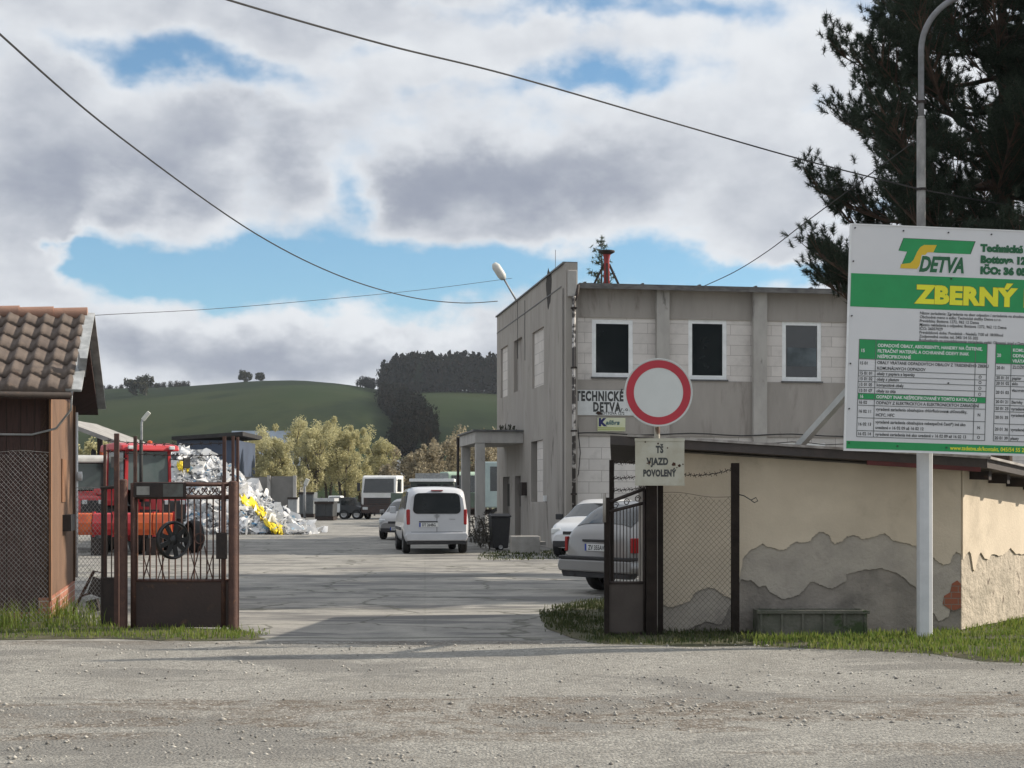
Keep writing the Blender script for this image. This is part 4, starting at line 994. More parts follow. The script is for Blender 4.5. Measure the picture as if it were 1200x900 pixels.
# ================================================================ NO ENTRY SIGN
d = 15.98
e = empty('no_vehicles_sign', (XX(771.5, d), d, 0), 0, 'round white traffic sign with red rim on a post by the right gate', 'traffic sign')
cz = ZZ(460, d)-0; rr = 40.0*d/F
b = MB(); b.tube([(0,.14,ZZ(566,16.12)-.01),(0,.14,cz+.2)], .032, 12); b.build('post', mat('flaking_pale_post', (.40,.38,.33), (.10,.06,.04), 6, .7, 0, .2, 30, lo=.45, hi=.6), e, smooth=True)
b = MB(); b.lathe([(0,.004),(rr*.98,.004),(rr,-.004),(rr,-.022),(rr*.975,-.024),(rr*.965,-.016),(0,-.016)], (0,0,cz), 'y', 64); b.build('plate', mat('white_reflective', (.55,.57,.56), (.50,.52,.51), 2, .45), e)
b = MB(); b.lathe([(rr*.722,-.0165),(rr*.722,-.019),(rr*.945,-.019),(rr*.945,-.0165)], (0,0,cz), 'y', 64); b.build('red_rim', mat('sign_red', (.40,.028,.045), (.36,.025,.04), 3, .45), e)
b = MB(); b.bb(-.03, .03, -.0, .12, cz-.10, cz-.07); b.bb(-.03, .03, -.0, .12, cz+.08, cz+.11); b.bb(-.03,.03,.002,.12,ZZ(545,16)-.02,ZZ(545,16)+.02); b.build('bracket', m_galv, e)
e2_ = empty('exemption_plate', (XX(773, d), d-.012, ZZ(568, d)), 0, 'rust stained white plate with worn black lettering under the round sign', 'sign')
pw_ = 57.5*d/F; ph = 53*d/F
m_plate = mat('dirty_white_enamel', (.44,.435,.37), (.34,.32,.25), 3.5, .55, 0, .1, 20, c3=(.20,.13,.07), s3=3.2, th3=.63, w3=.06)
b = MB(); b.wall(-pw_/2, pw_/2, 0, ph, [], -.006, .0); b.bb(-pw_/2-.005, pw_/2+.005, -.012, .004, ph-.02, ph+.012); b.bb(-pw_/2-.003, pw_/2+.003, -.012, .004, -.01, .014); b.build('panel', m_plate, e2_)
k = d/F; b = MB()
def ptext(s_, x, y, sz, xs=.7, off=.006): put_text(b, s_, x*k, ph-y*k, sz*k, y=-.0075, offset=off, xs=xs, spacing=1.1)
ptext('TŠ', -4.5, 15.5, 11); ptext('VJAZD', -15, 29.5, 11, .72); ptext('POVOLENÝ', -19.5, 43, 10.5, .66)
b.build('lettering', m_print, e2_, recalc=False)
b = MB(); random.seed(3)
for (x, y, r) in [(16.5,29,2.4),(23,30.5,1.7),(27,29,.9),(-12,27,1.4),(-14.5,28,.9),(9,10,.8),(20,33,.8),(-2,5,1.3),(-17,3,.9)]:
    pol = [(x*k+math.cos(a)*r*k*random.uniform(.7, 1.25), ph-y*k+math.sin(a)*r*k*random.uniform(.7, 1.25)) for a in np.linspace(0, 6.28, 10)[:-1]]; b.prism(pol, 'y', -.0085, -.0062)
b.build('rust_spot', mat('rust_spot', (.07,.03,.018), (.03,.02,.015), 9, .9), e2_)

# ================================================================ RIGHT GATE
def gx(px, d): return XX(px, d)
d = 16.15
def post(name, px0, px1, pt, d, label, m, base=0, depth=None, group=None, shape='box'):
    x0, x1 = XX(px0, d), XX(px1, d); w_ = x1-x0; e = MB()
    if shape == 'box': e.bb(-w_/2, w_/2, -(depth or w_)/2, (depth or w_)/2, 0, ZZ(pt, d))
    else: e.tube([(0,0,0),(0,0,ZZ(pt, d))], w_/2, 12)
    o = e.build(name, m, bevel=.006 if shape == 'box' else 0, smooth=(shape != 'box'), auto=40); o.location = ((x0+x1)/2, d, base); return props(o, label, 'post', group)
m_dpost = mat('dark_weathered_post', (.016,.0125,.011), (.027,.021,.018), 6, .9, 0, .4, 40, spec=.12)
post('gate_post', 757, 769.5, 566, 16.12, 'thick dark square post carrying the hinge side of the right gate', m_dpost)
post('fence_post', 771, 777, 567, 16.2, 'thin dark post directly right of the thick gate post', m_dpost)
post('fence_post', 857, 866, 542.5, 16.22, 'dark fence post in front of the cream shed wall', m_dpost)
e = empty('yard_gate', (XX(757, d), d, 0), 0, 'right gate leaf of thin bars with a brown sheet panel below', 'gate')
xa, xb = XX(713, d)-XX(757, d), -.01
def gz(py): return ZZ(py, d)
b = MB(); b.tube([(xa,0,gz(589)),(xb,0,gz(572.5))], .02, 8); b.tube([(xa,0,gz(600)),(xb,0,gz(589))], .018, 8)
b.tube([(xa,0,gz(683)),(xb,0,gz(683))], .018, 8); b.tube([(xa-.0,0,.06),(xb,0,.06)], .02, 8); b.tube([(xb-.01,0,.05),(xb-.01,0,gz(574))], .018, 8)
b.build('frame', m_rustd, e, smooth=True)
b = MB()
for k_ in range(11):
    x = xa+(xb-xa)*(k_+.5)/11; b.tube([(x,0,gz(684)),(x,0,gz(600-11*(k_+.5)/11))], .0055, 5)
b.build('bars', m_rustd, e)
b = MB()
for k_ in range(3):
    b = MB(); x = xa+(xb-xa)*(.2+.3*k_); c_ = gz(594-13*(.2+.3*k_)+1); b.tube([(x+math.cos(a)*.035*(1-a/14), 0, c_+math.sin(a)*.04*(1-a/14)) for a in np.linspace(0, 9, 22)], .005, 4); b.build('scroll', m_rustd, e)
b = MB(); b.bb(xa, xb, -.006, .006, .05, gz(684)); b.build('panel', mat('brown_sheet_panel', (.062,.05,.043), (.045,.036,.031), 3, .75, 0, .2, 30), e)
b = MB(); w0 = XX(708, d)-XX(757, d); b.bb(w0, w0+.055, -.03, .03, .03, gz(583)); b.build('end_post', m_dpost, e)
b = MB(); b.tube([(w0+.0, -.045, gz(612)),(w0+.0, -.045, gz(578))], .018, 8); b.build('latch_bar', mat('pale_latch_bar', (.3,.28,.25), (.2,.18,.16), 8, .6), e, smooth=True)
# barbed wire post and strands
post('barbed_wire_post', 714, 719.5, 539, 16.5, 'thin rusty post holding three strands of barbed wire', m_dpost)
def barbed(name, a, c, sag, label, group):
    a = Vector(a); c = Vector(c); b = MB(); n = 26; pts = []
    for i in range(n+1):
        f = i/n; p = a.lerp(c, f); p.z -= sag*4*f*(1-f)-.006*math.sin(i*2.2); pts.append(p)
    b.tube(pts, .0045, 4)
    for i in range(1, n, 2):
        p = pts[i]; b.bar(p+Vector((-.012,.0,.026)), p+Vector((.012,0,-.026)), .006); b.bar(p+Vector((-.02,.01,-.016)), p+Vector((.02,0,.016)), .006)
    o = b.build(name, m_rustd); return props(o, label, 'barbed wire', group)
for i, (y0_, y1_) in enumerate([(538,534),(556,551),(570,565)]):
    barbed('barbed_wire', W(717, y0_+4, 16.48), W(775, y1_, 16.2), .03, ['topmost', 'middle', 'lowest'][i]+' strand of barbed wire left of the stained plate', 'barbed wire strands by the gate')
barbed('barbed_wire', W(781, 552, 16.2), W(860, 549, 16.22), .06, 'strand of barbed wire above the chain link fence at the shed', None)
o = cable('wire_hook', [W(864, 579, 16.2), W(872, 581, 16.15), W(880, 586, 16.1), W(886, 583, 16.1), W(888, 587, 16.1), W(884, 589, 16.1), W(880, 586, 16.1)], .006, 'twisted wire end sticking out from the fence post on the shed wall', 'wire')
# chain link
def chain_link(name, p0, p1, z0, z1a, z1b, label, cell=.062, r=.0021, m=m_meshw):
    p0 = Vector(p0); p1 = Vector(p1); L = (p1-p0).length; dr = (p1-p0)/L; nrm = Vector((-dr.y, dr.x))
    e = empty(name, (p0.x, p0.y, 0), math.atan2(dr.y, dr.x), label, 'fence'); b = MB()
    def top(x): return z1a+(z1b-z1a)*x/L+.012*math.sin(x*9)
    nseg = int(L/cell); V = []
    H = max(z1a, z1b)-z0
    for k_ in range(-int(H/cell)-2, nseg+2):
        for sgn in (1, -1):
            # wire rising diagonally
            xs_ = k_*cell if sgn > 0 else L-k_*cell; pts = []
            for i in range(int(H/cell*2)+3):
                x = xs_+sgn*i*cell*.5; z = z0+i*cell*.5*1.05
                if -1e-6 <= x <= L+1e-6 and z <= top(min(max(x,0),L)): pts.append((x+.006*math.sin(z*11+k_), (.004 if sgn > 0 else -.004)+.02*math.sin(x*2.3+z), z))
            if len(pts) > 1: b.tube(pts, r, 3, False)
    b.build('mesh', m, e); b = MB()
    for z_ in (0, ):
        b.tube([(L*i/16, 0, top(L*i/16)) for i in range(17)], r*1.3, 4)
    b.build('top_wire', m, e); return e
chain_link('chain_link_fence', (XX(777,16.22),16.22), (XX(858,16.24),16.24), .08, ZZ(577,16.2), ZZ(583,16.2), 'chain link fence panel in front of the left end of the shed')

# ================================================================ LEFT GATE
d = 17.1
e = empty('pedestrian_gate', (XX(152, d), d, 0), 0, 'rusty brown wrought iron gate with scrolls and solid lower panel', 'gate')
ox = XX(152, d)
def gp(px, py, dy=0.0): return (XX(px, d)-ox, dy, ZZ(py, d))
b = MB(); b.tube([gp(156.5,738),gp(156.5,566)], .036, 10); b.tube([gp(262,738),gp(262,566)], .03, 10)
for (py, r_) in [(567.5,.026),(582.5,.026),(680.5,.02)]: b.tube([gp(156,py),gp(270,py)], r_, 8)
b.build('frame', m_rust, e, smooth=True)
b = MB(); x0_, _, z1_ = gp(154, 681); x1_, _, z0_ = gp(268, 735); b.bb(x0_, x1_, -.008, .008, .04, z1_); b.build('lower_panel', mat('dark_brown_sheet', (.05,.032,.027), (.036,.025,.022), 2.5, .75, 0, .3, 25, c3=(.08,.045,.03), s3=5, th3=.6), e)
b = MB()
for i in range(14):
    px = 161+i*7.4; b.tube([gp(px,680),gp(px,584)], .0095, 5)
b.build('bars', m_rust, e)
b = MB()
def V_(a, c): b.tube([a, c], .007, 4)
for (px,) in [(181,),(237,)]:
    for s_ in (-1, 1):
        b.tube([gp(px+s_*3,640,-.02), gp(px+s_*6,655,-.02), gp(px+s_*13,680,-.02)], .008, 5); b.tube([gp(px+s_*14,645,-.02), gp(px+s_*8,668,-.02), gp(px+s_*4,680,-.02)], .006, 5)
b.tube([gp(234.5+5.5*math.cos(a), 631+6*math.sin(a), -.02) for a in np.linspace(0, 6.28, 16)], .009, 5)
b.build('ornament', m_rust, e)
b = MB()
for px in (225, 240, 252):
    b = MB()
    for s_ in (-1, 1):
        b.tube([gp(px+s_*(1+6*(1-a/9))*abs(math.cos(a*.5)), 575+5*math.sin(a)*(1-a/12), -.01) for a in np.linspace(0, 7, 18)], .007, 4)
    b.build('scroll', m_rust, e)
b = MB(); x0_ = gp(254,0)[0]; x1_ = gp(266,0)[0]; b.bb(x0_, x1_, -.05, .03, gp(0,655)[2], gp(0,624)[2]); b.build('lock_box', m_rustd, e, bevel=.006)
b = MB(); b.bb(gp(158,0)[0], gp(219,0)[0], -.07, -.03, gp(0,583)[2], gp(0,565.5)[2]); bx = b.build('cover_plate', m_rustd, e, bevel=.006)
b = MB(); b.bb(gp(162,0)[0], gp(177,0)[0], -.076, -.071, gp(0,580)[2], gp(0,570)[2]); b.build('faded_patch', mat('faded_grey_plate', (.25,.25,.23), (.15,.14,.13), 6, .7), bx)
b = MB(); b.bb(gp(193,0)[0], gp(216,0)[0], -.076, -.071, gp(0,582)[2], gp(0,567)[2]); b.build('faded_patch', mat('tarnished_plate', (.11,.12,.11), (.06,.055,.05), 6, .6), bx)
# tall rods over the gate
def rod(px0, px1, yt, yb, d, label, m=m_rust, dy=0, grp='tall rusty rods of the gate fence'):
    x0, x1 = XX(px0, d), XX(px1, d); zb_ = max(0, ZZ(yb, d)); b = MB(); b.bb(-(x1-x0)/2, (x1-x0)/2, -.015, .015, 0, ZZ(yt, d)-zb_)
    o = b.build('steel_rod', m); o.location = ((x0+x1)/2, d+dy, zb_); return props(o, label, 'rod', grp)
b = MB(); x_ = gp(262,0)[0]; b.bb(x_-.02, x_+.02, .035, .055, gp(0,680)[2], gp(0,511)[2]); b.build('upper_rod', m_rust, e)
b = MB(); x_ = gp(157.2,0)[0]; b.bb(x_-.02, x_+.02, .04, .06, gp(0,600)[2], gp(0,511)[2]); b.build('upper_rod', m_rust, e)
def gpost(px, w_, yt, d, label, r=None):
    b = MB(); r = w_*d/F/2; zt = ZZ(yt, d); b.tube([(0,0,0),(0,0,zt),(0,0,zt+.015)], [r,r,r*.6], 14)
    o = b.build('gate_post', m_rust, smooth=True, auto=50); o.location = (XX(px, d), d, 0); return props(o, label, 'post', 'rusty round gate posts')
gpost(144.8, 9.5, 563, 17.0, 'rusty round post at the left end of the wrought iron gate')
gpost(273.2, 11, 565, 17.05, 'rusty round post at the right end of the wrought iron gate')
for (a, c, yt, yb, dd, lb) in [(271.5,274.5,511,566,17.12,'left one of the two rods on top of the right gate post'),(277,280,512,738,17.15,'rod directly right of the right round gate post'),
     (121.5,124.5,521,700,17.5,'thin pale rod left of the gate nearest the timber house'),(134,139.5,508,735,17.25,'thick dark rod directly left of the left round gate post')]:
    rod(a, c, yt, yb, dd, lb)
# barbed strands between rods
for i, (ya, yc) in enumerate([(516,519),(528,533)]):
    barbed('barbed_wire', W(123, ya, 17.5), W(263, yc, 17.15), .03, ['upper', 'lower'][i]+' strand of barbed wire over the wrought iron gate', 'barbed wire over the left gate')
# left wing beside gate
e = empty('gate_wing', (XX(118, 17.4), 17.4, 0), 0, 'narrow dark side panel between the gate and the timber house', 'gate')
b = MB(); b.bb(0, XX(143,17.4)-XX(118,17.4), -.01, .01, .03, ZZ(678,17.4)); b.build('lower_panel', m_rustd, e)
b = MB(); b.tube([(0,0,ZZ(572,17.4)),(.27,0,ZZ(570,17.4))], .02, 8); b.tube([(0,0,ZZ(678,17.4)),(.27,0,ZZ(678,17.4))], .016, 8); b.tube([(0.02,0,0),(0.02,0,ZZ(572,17.4))], .016, 8)
for k_ in range(3): b.tube([(.07+.06*k_,0,ZZ(678,17.4)),(.07+.06*k_,0,ZZ(572,17.4))], .008, 5)
b.build('frame', m_rustd, e)
# wheel trim hung on the gate
dw = 16.98; e = empty('wheel_trim', (XX(202, dw), dw, ZZ(633, dw)), R(46), 'black spoked wheel trim hanging on the wrought iron gate', 'wheel trim')
rr = 22.5*dw/F
b = MB(); b.lathe([(rr,.0),(rr,-.03),(rr*.93,-.045),(rr*.84,-.035),(rr*.84,-.01),(rr,.0)], (0,0,0), 'y', 36)
for k_ in range(9):
    a = k_*2*math.pi/9; c_, s_ = math.cos(a), math.sin(a); b.bar((c_*rr*.2, -.03, s_*rr*.2), (c_*rr*.9, -.03, s_*rr*.9), .055, .015, up=(0,1,0))
b.lathe([(0,-.05),(rr*.2,-.045),(rr*.3,-.03),(rr*.3,-.012),(0,-.012)], (0,0,0), 'y', 20)
b.build('rim', mat('glossy_black_plastic', (.012,.012,.013), (.016,.016,.016), 5, .3), e, smooth=True, auto=40)
# hand cart leaning by the house
e = empty('hand_truck', (XX(103, 18.6), 18.6, 0), 0, 'rusty steel hand truck leaning behind the fence beside the timber house', 'hand truck')
b = MB(); b.tube([gp_ for gp_ in [(-.2,0,.08),(.05,.1,.62),(.16,.1,.60),(.22,.02,.12)]], .02, 7); b.tube([(-.1,.04,.3),(.15,.06,.38)], .015, 6); b.build('frame', m_rust, e, smooth=True)
b = MB(); b.box((.12,.0,.42), (.18,.06,.22), Matrix.Rotation(R(20), 3, 'Y')); b.box((.08,-.02,.18), (.14,.1,.16), Matrix.Rotation(R(-15), 3, 'Y')); b.build('load_plate', m_rustd, e)

# ================================================================ TIMBER HOUSE
hc = Vector((XX(57, 18.4), 18.4)); hfar = Vector((XX(86, 22.0), 22.0)); sv = (hfar-hc).normalized(); th = math.atan2(sv.y, sv.x)-R(90)
HS = empty('timber_house', (hc.x, hc.y, 0), th, 'small timber clad house with orange brown end wall and grey tiled roof', 'house')
HM = omat(HS); HMi = HM.inverted()
def hl(px, py, d): return HMi @ W(px, py, d)
def plankmat(name, c1, c2, c3, pw):
    m = bpy.data.materials.new(name); m.use_nodes = True; t = NT(m.node_tree); b = t.n['Principled BSDF']
    tc = t.n.new('ShaderNodeTexCoord'); X = t.sep(tc.outputs['Object']); u = t.m('DIVIDE', t.m('ADD', X[0], X[1]), pw)
    idx = t.m('FLOOR', u); fr = t.m('FRACT', u); wn = t.n.new('ShaderNodeTexWhiteNoise'); wn.noise_dimensions = '1D'; t.l.new(idx, wn.inputs['W'])
    grain = t.noise(t.comb(t.m('MULTIPLY', u, 4), t.m('MULTIPLY', idx, 7.3), t.m('MULTIPLY', X[2], 1.3)), 3.0, 7, .65, .4)
    c = t.mix(wn.outputs['Value'], (*c1, 1), (*c2, 1)); c = t.mix(t.ss(grain, .45, .7), c, (*c3, 1))
    gap = t.m('MAXIMUM', t.ss(fr, .06, .0), t.ss(fr, .94, 1.0)); c = t.mix(gap, c, (.02,.012,.008,1))
    t.l.new(c, b.inputs['Base Color']); b.inputs['Roughness'].default_value = .75
    bp = t.n.new('ShaderNodeBump'); bp.inputs['Strength'].default_value = .6; bp.inputs['Distance'].default_value = .012
    t.l.new(t.m('ADD', t.m('MULTIPLY', gap, -1), t.m('MULTIPLY', grain, .3)), bp.inputs['Height']); t.l.new(bp.outputs[0], b.inputs['Normal']); return m
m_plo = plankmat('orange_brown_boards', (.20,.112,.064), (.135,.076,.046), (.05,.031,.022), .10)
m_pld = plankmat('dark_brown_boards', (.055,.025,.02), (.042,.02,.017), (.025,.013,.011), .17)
HD = (hfar-hc).length; He = 2.95
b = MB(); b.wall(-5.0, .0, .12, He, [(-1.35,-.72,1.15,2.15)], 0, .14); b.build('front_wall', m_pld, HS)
f = MB(); f.wall(-1.35, -.72, 1.15, 2.15, [(-1.29,-.78,1.21,2.09)], -.01, .05); fo = f.build('window', mat('grey_green_frame', (.12,.16,.14), (.09,.12,.1), 5, .6), HS)
f = MB(); f.bb(-1.29,-.78,.02,.03,1.21,2.09); f.build('pane', m_glass, fo)
# end wall with gable; local x=0 plane, y from 0..HD
def gable(y0, y1, zr): return [(y0,.30),(y1,.30),(y1,He),((y0+y1)/2, zr),(y0,He)]
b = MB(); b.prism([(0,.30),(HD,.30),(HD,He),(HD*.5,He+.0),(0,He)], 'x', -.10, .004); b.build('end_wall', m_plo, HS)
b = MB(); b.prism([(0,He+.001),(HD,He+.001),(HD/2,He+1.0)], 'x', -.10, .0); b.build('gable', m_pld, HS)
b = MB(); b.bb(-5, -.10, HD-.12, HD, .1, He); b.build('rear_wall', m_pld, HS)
b = MB(); b.bb(-5, .02, -.02, HD+.02, 0, .115); b.bb(-.12, .02, -.02, HD+.02, .116, .298); b.build('plinth', blockmat('brick_plinth', (.33,.13,.08), (.35,.32,.28), .26, .085), HS)
b = MB(); b.bb(.006, .03, -.03, .10, .25, He); b.bb(.006, .03, HD-.1, HD, .3, He); b.bb(.006,.02,HD*.45,HD*.62,1.5,2.1); b.build('corner_board', plankmat('corner_board_wood', (.25,.12,.055), (.19,.09,.04), (.1,.05,.03), .3), HS)
b = MB(); b.tube([(.05,HD-.03,He-.1),(.05,HD-.03,.35)], .022, 8); b.build('drainpipe', m_white, HS, smooth=True)
b = MB(); b.lathe([(0,-.04),(.07,-.03),(.07,.03),(0,.04)], (.1,HD-.05,ZZ(558,22)), 'x', 14); b.build('round_lamp', m_white, HS)
b = MB(); b.bb(.005, .12, HD*.50, HD*.68, ZZ(622,20.5), ZZ(603,20.5)); b.build('meter_box', m_blackp, HS)
# roof
rf = hl(104, 457, 17.7); rk = hl(122, 371, 20.1); rb = hl(131, 470, 22.6)
xr = .33; yf, zf = -.55, 2.86; yr, zr_ = HD*.47, 4.07; yb_, zb2 = HD+.50, 2.92
m_tile = mat('weathered_grey_tile', (.125,.098,.08), (.08,.062,.053), 3.2, .85, 0, .5, 40, c3=(.15,.10,.076), s3=2.5, th3=.6, w3=.1)
m_ridge = mat('terracotta_ridge_tile', (.30,.17,.12), (.23,.14,.105), 3, .85, 0, .4, 30)
def tiles(y0, z0, y1, z1, name):
    L = math.hypot(y1-y0, z1-z0); ny_ = Vector((0, -(z1-z0)/L, (y1-y0)/L)); 
    if ny_.z < 0: ny_ = -ny_
    tw = .235; tl_ = L/6.0; NX = 21*12; V = []; F_ = []
    rows = 6
    for r in range(rows):
        st_ = len(V)
        for sgm, (f, h) in enumerate([(0.0, -.012), (0.0, .045), (.5, .026), (1.06, .004)]):
            for i in range(NX+1):
                x = xr-5.3*i/NX; ph_ = (x/tw)%1.0
                wv = .030*(math.sin(ph_*2*math.pi)+.35*math.sin(ph_*4*math.pi))*1.0
                jit = .006*mn.noise(Vector((math.floor(x/tw)*3.1, r*2.7, 0)))
                t_ = (r+min(f, 1.03))*tl_/L
                p = Vector((x, y0+(y1-y0)*t_, z0+(z1-z0)*t_))+ny_*(h+(wv if h > -.01 else -.01)+jit+.03); V.append(tuple(p))
        for k_ in range(3):
            for i in range(NX): a = st_+k_*(NX+1)+i; F_.append((a, a+1, a+NX+2, a+NX+1))
    return npmesh(name, V, F_, m_tile, HS)
tiles(yf, zf, yr, zr_, 'tile_roof'); tiles(yb_, zb2, yr, zr_, 'rear_tile_roof')
b = MB()
for k_ in range(12): x = xr+.02-k_*.45; b.tube([(x, yr, zr_+.035),(x-.46, yr, zr_+.022)], [.105,.095], 10)
b.build('ridge_tiles', m_ridge, HS, smooth=True, auto=40)
b = MB(); b.bar((xr+.02, yf-.03, zf+.03), (xr+.02, yr, zr_+.05), .03, .19, up=(1,0,0)); b.bar((xr+.02, yb_+.03, zb2+.03), (xr+.02, yr, zr_+.05), .03, .19, up=(1,0,0))
b.build('barge_board', mat('grey_metal_verge', (.42,.43,.43), (.25,.26,.26), 6, .5, .2), HS)
b = MB(); 
for (ya, za, yc, zc2) in [(yf+.02, zf-.03, yr, zr_-.03), (yb_-.02, zb2-.03, yr, zr_-.03)]:
    b.add([(xr,ya,za),(xr,yc,zc2),(-5,yc,zc2),(-5,ya,za),(xr,ya,za-.05),(xr,yc,zc2-.05),(-5,yc,zc2-.05),(-5,ya,za-.05)], [(0,1,2,3),(7,6,5,4),(0,4,5,1),(3,2,6,7),(0,3,7,4)])
b.build('soffit', m_pld, HS)
b = MB(); b.tube([(xr+.05, yf+.55, zf+.12),(xr+.09, yf+.5, zf+.35)], .02, 6); b.bar((xr+.06,yf+.62,zf+.30),(xr+.10,yf+.42,zf+.52), .09, .16); b.build('spotlight', m_galv, HS)
b = MB(); b.tube([(xr-.0,yf-.06,zf-.03),(-5,yf-.06,zf-.03)], .035, 10); b.build('gutter', m_rustd, HS, smooth=True)
b = MB(); b.tube([(xr,yf-.02,zf+.02),(xr-.02,yf+.1,zf-.2),(.1,-.1,zf-.42),(-.2,-.04,zf-.5),(-5,-.03,zf-.48)], .014, 6); b.build('cable', m_galv, HS, smooth=True)
chain_link('chain_link_fence', (XX(-60,17.55),17.55), (XX(57,17.55),17.55), .05, ZZ(529,17.55), ZZ(529,17.55), 'chain link fence in front of the dark timber wall', .06, .0026, mat('grey_fence_wire', (.24,.23,.22), (.14,.13,.12), 8, .6, .3))
chain_link('chain_link_fence', (XX(88,17.6),17.6), (XX(119,17.45),17.45), .05, ZZ(572,17.55), ZZ(572,17.55), 'short chain link piece between the timber house and the gate', .06, .0024, mat('grey_fence_wire', (0,0,0)))
# ================================================================ VEHICLES
def car(name, loc, rz, label, L, Wd, stations, paint, cat='car', wheels=(.75, 3.35), wr=.31, glass=(), rear=None, front=None, plate=None, zb=.26, bumper=None, tyre_w=.2):
    """stations: (x from rear, half width at sill, half width at roof, belt z, top z). returns the empty"""
    e = empty(name, loc, rz, label, cat)
    st = sorted(stations); NX = 72
    xs = np.linspace(0, L, NX); arr = np.array(st); P = np.stack([np.interp(xs, arr[:, 0], arr[:, k]) for k in range(1, 5)], 1)
    for _ in range(2): P[1:-1] = (P[:-2]+2*P[1:-1]+P[2:])/4
    def section(w, wr_, belt, top):
        c = [(0, zb), (w*.80, zb), (w*.95, zb+.07), (w, zb+(belt-zb)*.45), (w*.985, belt-.10), (w*.955, belt), (wr_+(w*.955-wr_)*.35, belt+(top-belt)*.55), (wr_, top-.09*min(1, (top-belt)/.3)), (wr_-.13, top-.018), (wr_*.45, top), (0, top+.006)]
        o = []
        for i in range(len(c)-1):
            for k in range(2): f = k/2; o.append((c[i][0]*(1-f)+c[i+1][0]*f, c[i][1]*(1-f)+c[i+1][1]*f))
        o.append(c[-1]); o = np.array(o)
        for _ in range(1): o[1:-1] = (o[:-2]+2*o[1:-1]+o[2:])/4
        return o
    Gd_ = np.array([[(x-L/2, y, z) for (y, z) in section(*p)] for x, p in zip(xs, P)])  # NX x NT x 3
    NTt = Gd_.shape[1]; b = MB(); vs = []; fs = []
    ring = 2*NTt-2
    for i in range(NX):
        for j in range(NTt): vs.append(tuple(Gd_[i, j]))
        for j in range(NTt-2, 0, -1): q = Gd_[i, j]; vs.append((q[0], -q[1], q[2]))
    for i in range(NX-1):
        for j in range(ring): fs.append((i*ring+j, i*ring+(j+1) % ring, (i+1)*ring+(j+1) % ring, (i+1)*ring+j))
    fs.append(tuple(range(ring))[::-1]); fs.append(tuple((NX-1)*ring+j for j in range(ring)))
    b.add(vs, fs); body = b.build('body', paint, e, smooth=True)
    # wheel arches cut from the body
    cut = MB()
    for wx in wheels:
        for s in (-1, 1): cut.lathe([(0,-.16),(wr*1.17,-.16),(wr*1.17,.30),(0,.30)], (wx-L/2, s*(Wd-.08) if s > 0 else -(Wd-.08)-.14, wr*1.02), 'y', 28)
    co_ = cut.build('cutter', m_black); md = body.modifiers.new('arch', 'BOOLEAN'); md.object = co_; md.operation = 'DIFFERENCE'; md.solver = 'EXACT'
    co_.parent = e; bpy.context.view_layer.update()
    me = bpy.data.meshes.new_from_object(body.evaluated_get(bpy.context.evaluated_depsgraph_get())); body.modifiers.clear(); body.data = me; bpy.data.objects.remove(co_)
    es = body.modifiers.new('edges', 'EDGE_SPLIT'); es.split_angle = R(38)
    def P_(x, t, off, side=1):
        fi = np.clip((x/L)*(NX-1), 0, NX-1.001); i = int(fi); fj = np.clip(t*2, 0, NTt-1.001); j = int(fj); a, c = fi-i, fj-j
        g = Gd_; q = (g[i,j]*(1-a)*(1-c)+g[i+1,j]*a*(1-c)+g[i,j+1]*(1-a)*c+g[i+1,j+1]*a*c)
        tx = g[i+1,j]-g[i,j]; ty = g[i,j+1]-g[i,j]; n = np.cross(tx, ty); n /= np.linalg.norm(n)+1e-9
        if n[1] < -.05 or n[2] < -.2: n = -n
        q = q+n*off; return (q[0], q[1]*side, q[2])
    def patch(nm, xa, xb, ta, tb, m, off=.008, side=1, xfun=None, N=14, M=8):
        b = MB(); vs = []
        for i in range(N+1):
            for j in range(M+1):
                t = ta+(tb-ta)*j/M; lo, hi = (xa, xb) if xfun is None else xfun(t); x = lo+(hi-lo)*i/N; vs.append(P_(x, t, off, side))
        fs = [(i*(M+1)+j, i*(M+1)+j+1, (i+1)*(M+1)+j+1, (i+1)*(M+1)+j) for i in range(N) for j in range(M)]
        b.add(vs, fs); return b.build(nm, m, e, smooth=True)
    def cpatch(nm, xa, xb, ta, m, off=.008):
        "patch across the car centre line (windscreen, rear glass)"
        b = MB(); vs = []; N = 10; ts = list(np.linspace(ta, 10, 7)); row = []
        for i in range(N+1):
            x = xa+(xb-xa)*i/N
            for t in ts: vs.append(P_(x, t, off, 1))
            for t in ts[-2::-1]: vs.append(P_(x, t, off, -1))
        k = 2*len(ts)-1; fs = [(i*k+j, i*k+j+1, (i+1)*k+j+1, (i+1)*k+j) for i in range(N) for j in range(k-1)]
        b.add(vs, fs); return b.build(nm, m, e, smooth=True)
    for g in glass:
        if g[0] == 'side':
            for s in (-1, 1): patch('side_window', g[1], g[2], 5.25, 6.9, m_glass, side=s, xfun=(g[3] if len(g) > 3 else None))
        elif g[0] == 'c': cpatch(g[3] if len(g) > 3 else 'windscreen', g[1], g[2], g[4] if len(g) > 4 else 7.2, m_glass)
    for wx in wheels:
        for s in (-1, 1):
            c = (wx-L/2, s*(Wd-.12), wr)
            b = MB(); b.lathe([(wr*.62,-.10),(wr*.9,-.10),(wr,-.06),(wr,.06),(wr*.9,.10),(wr*.62,.10)], (0,0,0), 'y', 26); wh = b.build('wheel', m_black, e, smooth=True, auto=40); wh.location = c
            b = MB(); yy = .085*s; b.lathe([(wr*.62,yy),(wr*.55,yy-.02*s),(wr*.2,yy-.01*s),(0,yy)], (0,0,0), 'y', 20); b.lathe([(wr*.62,-.09),(wr*.62,.09)], (0,0,0), 'y', 20)
            b.build('rim', m_chrome, wh, smooth=True)
    e['_L'] = L; del e['_L']
    return e, patch, cpatch, P_
m_silver = mat('white_van_paint', (.52,.53,.55), (.47,.48,.50), 1.2, .35, 0, coat=.5)
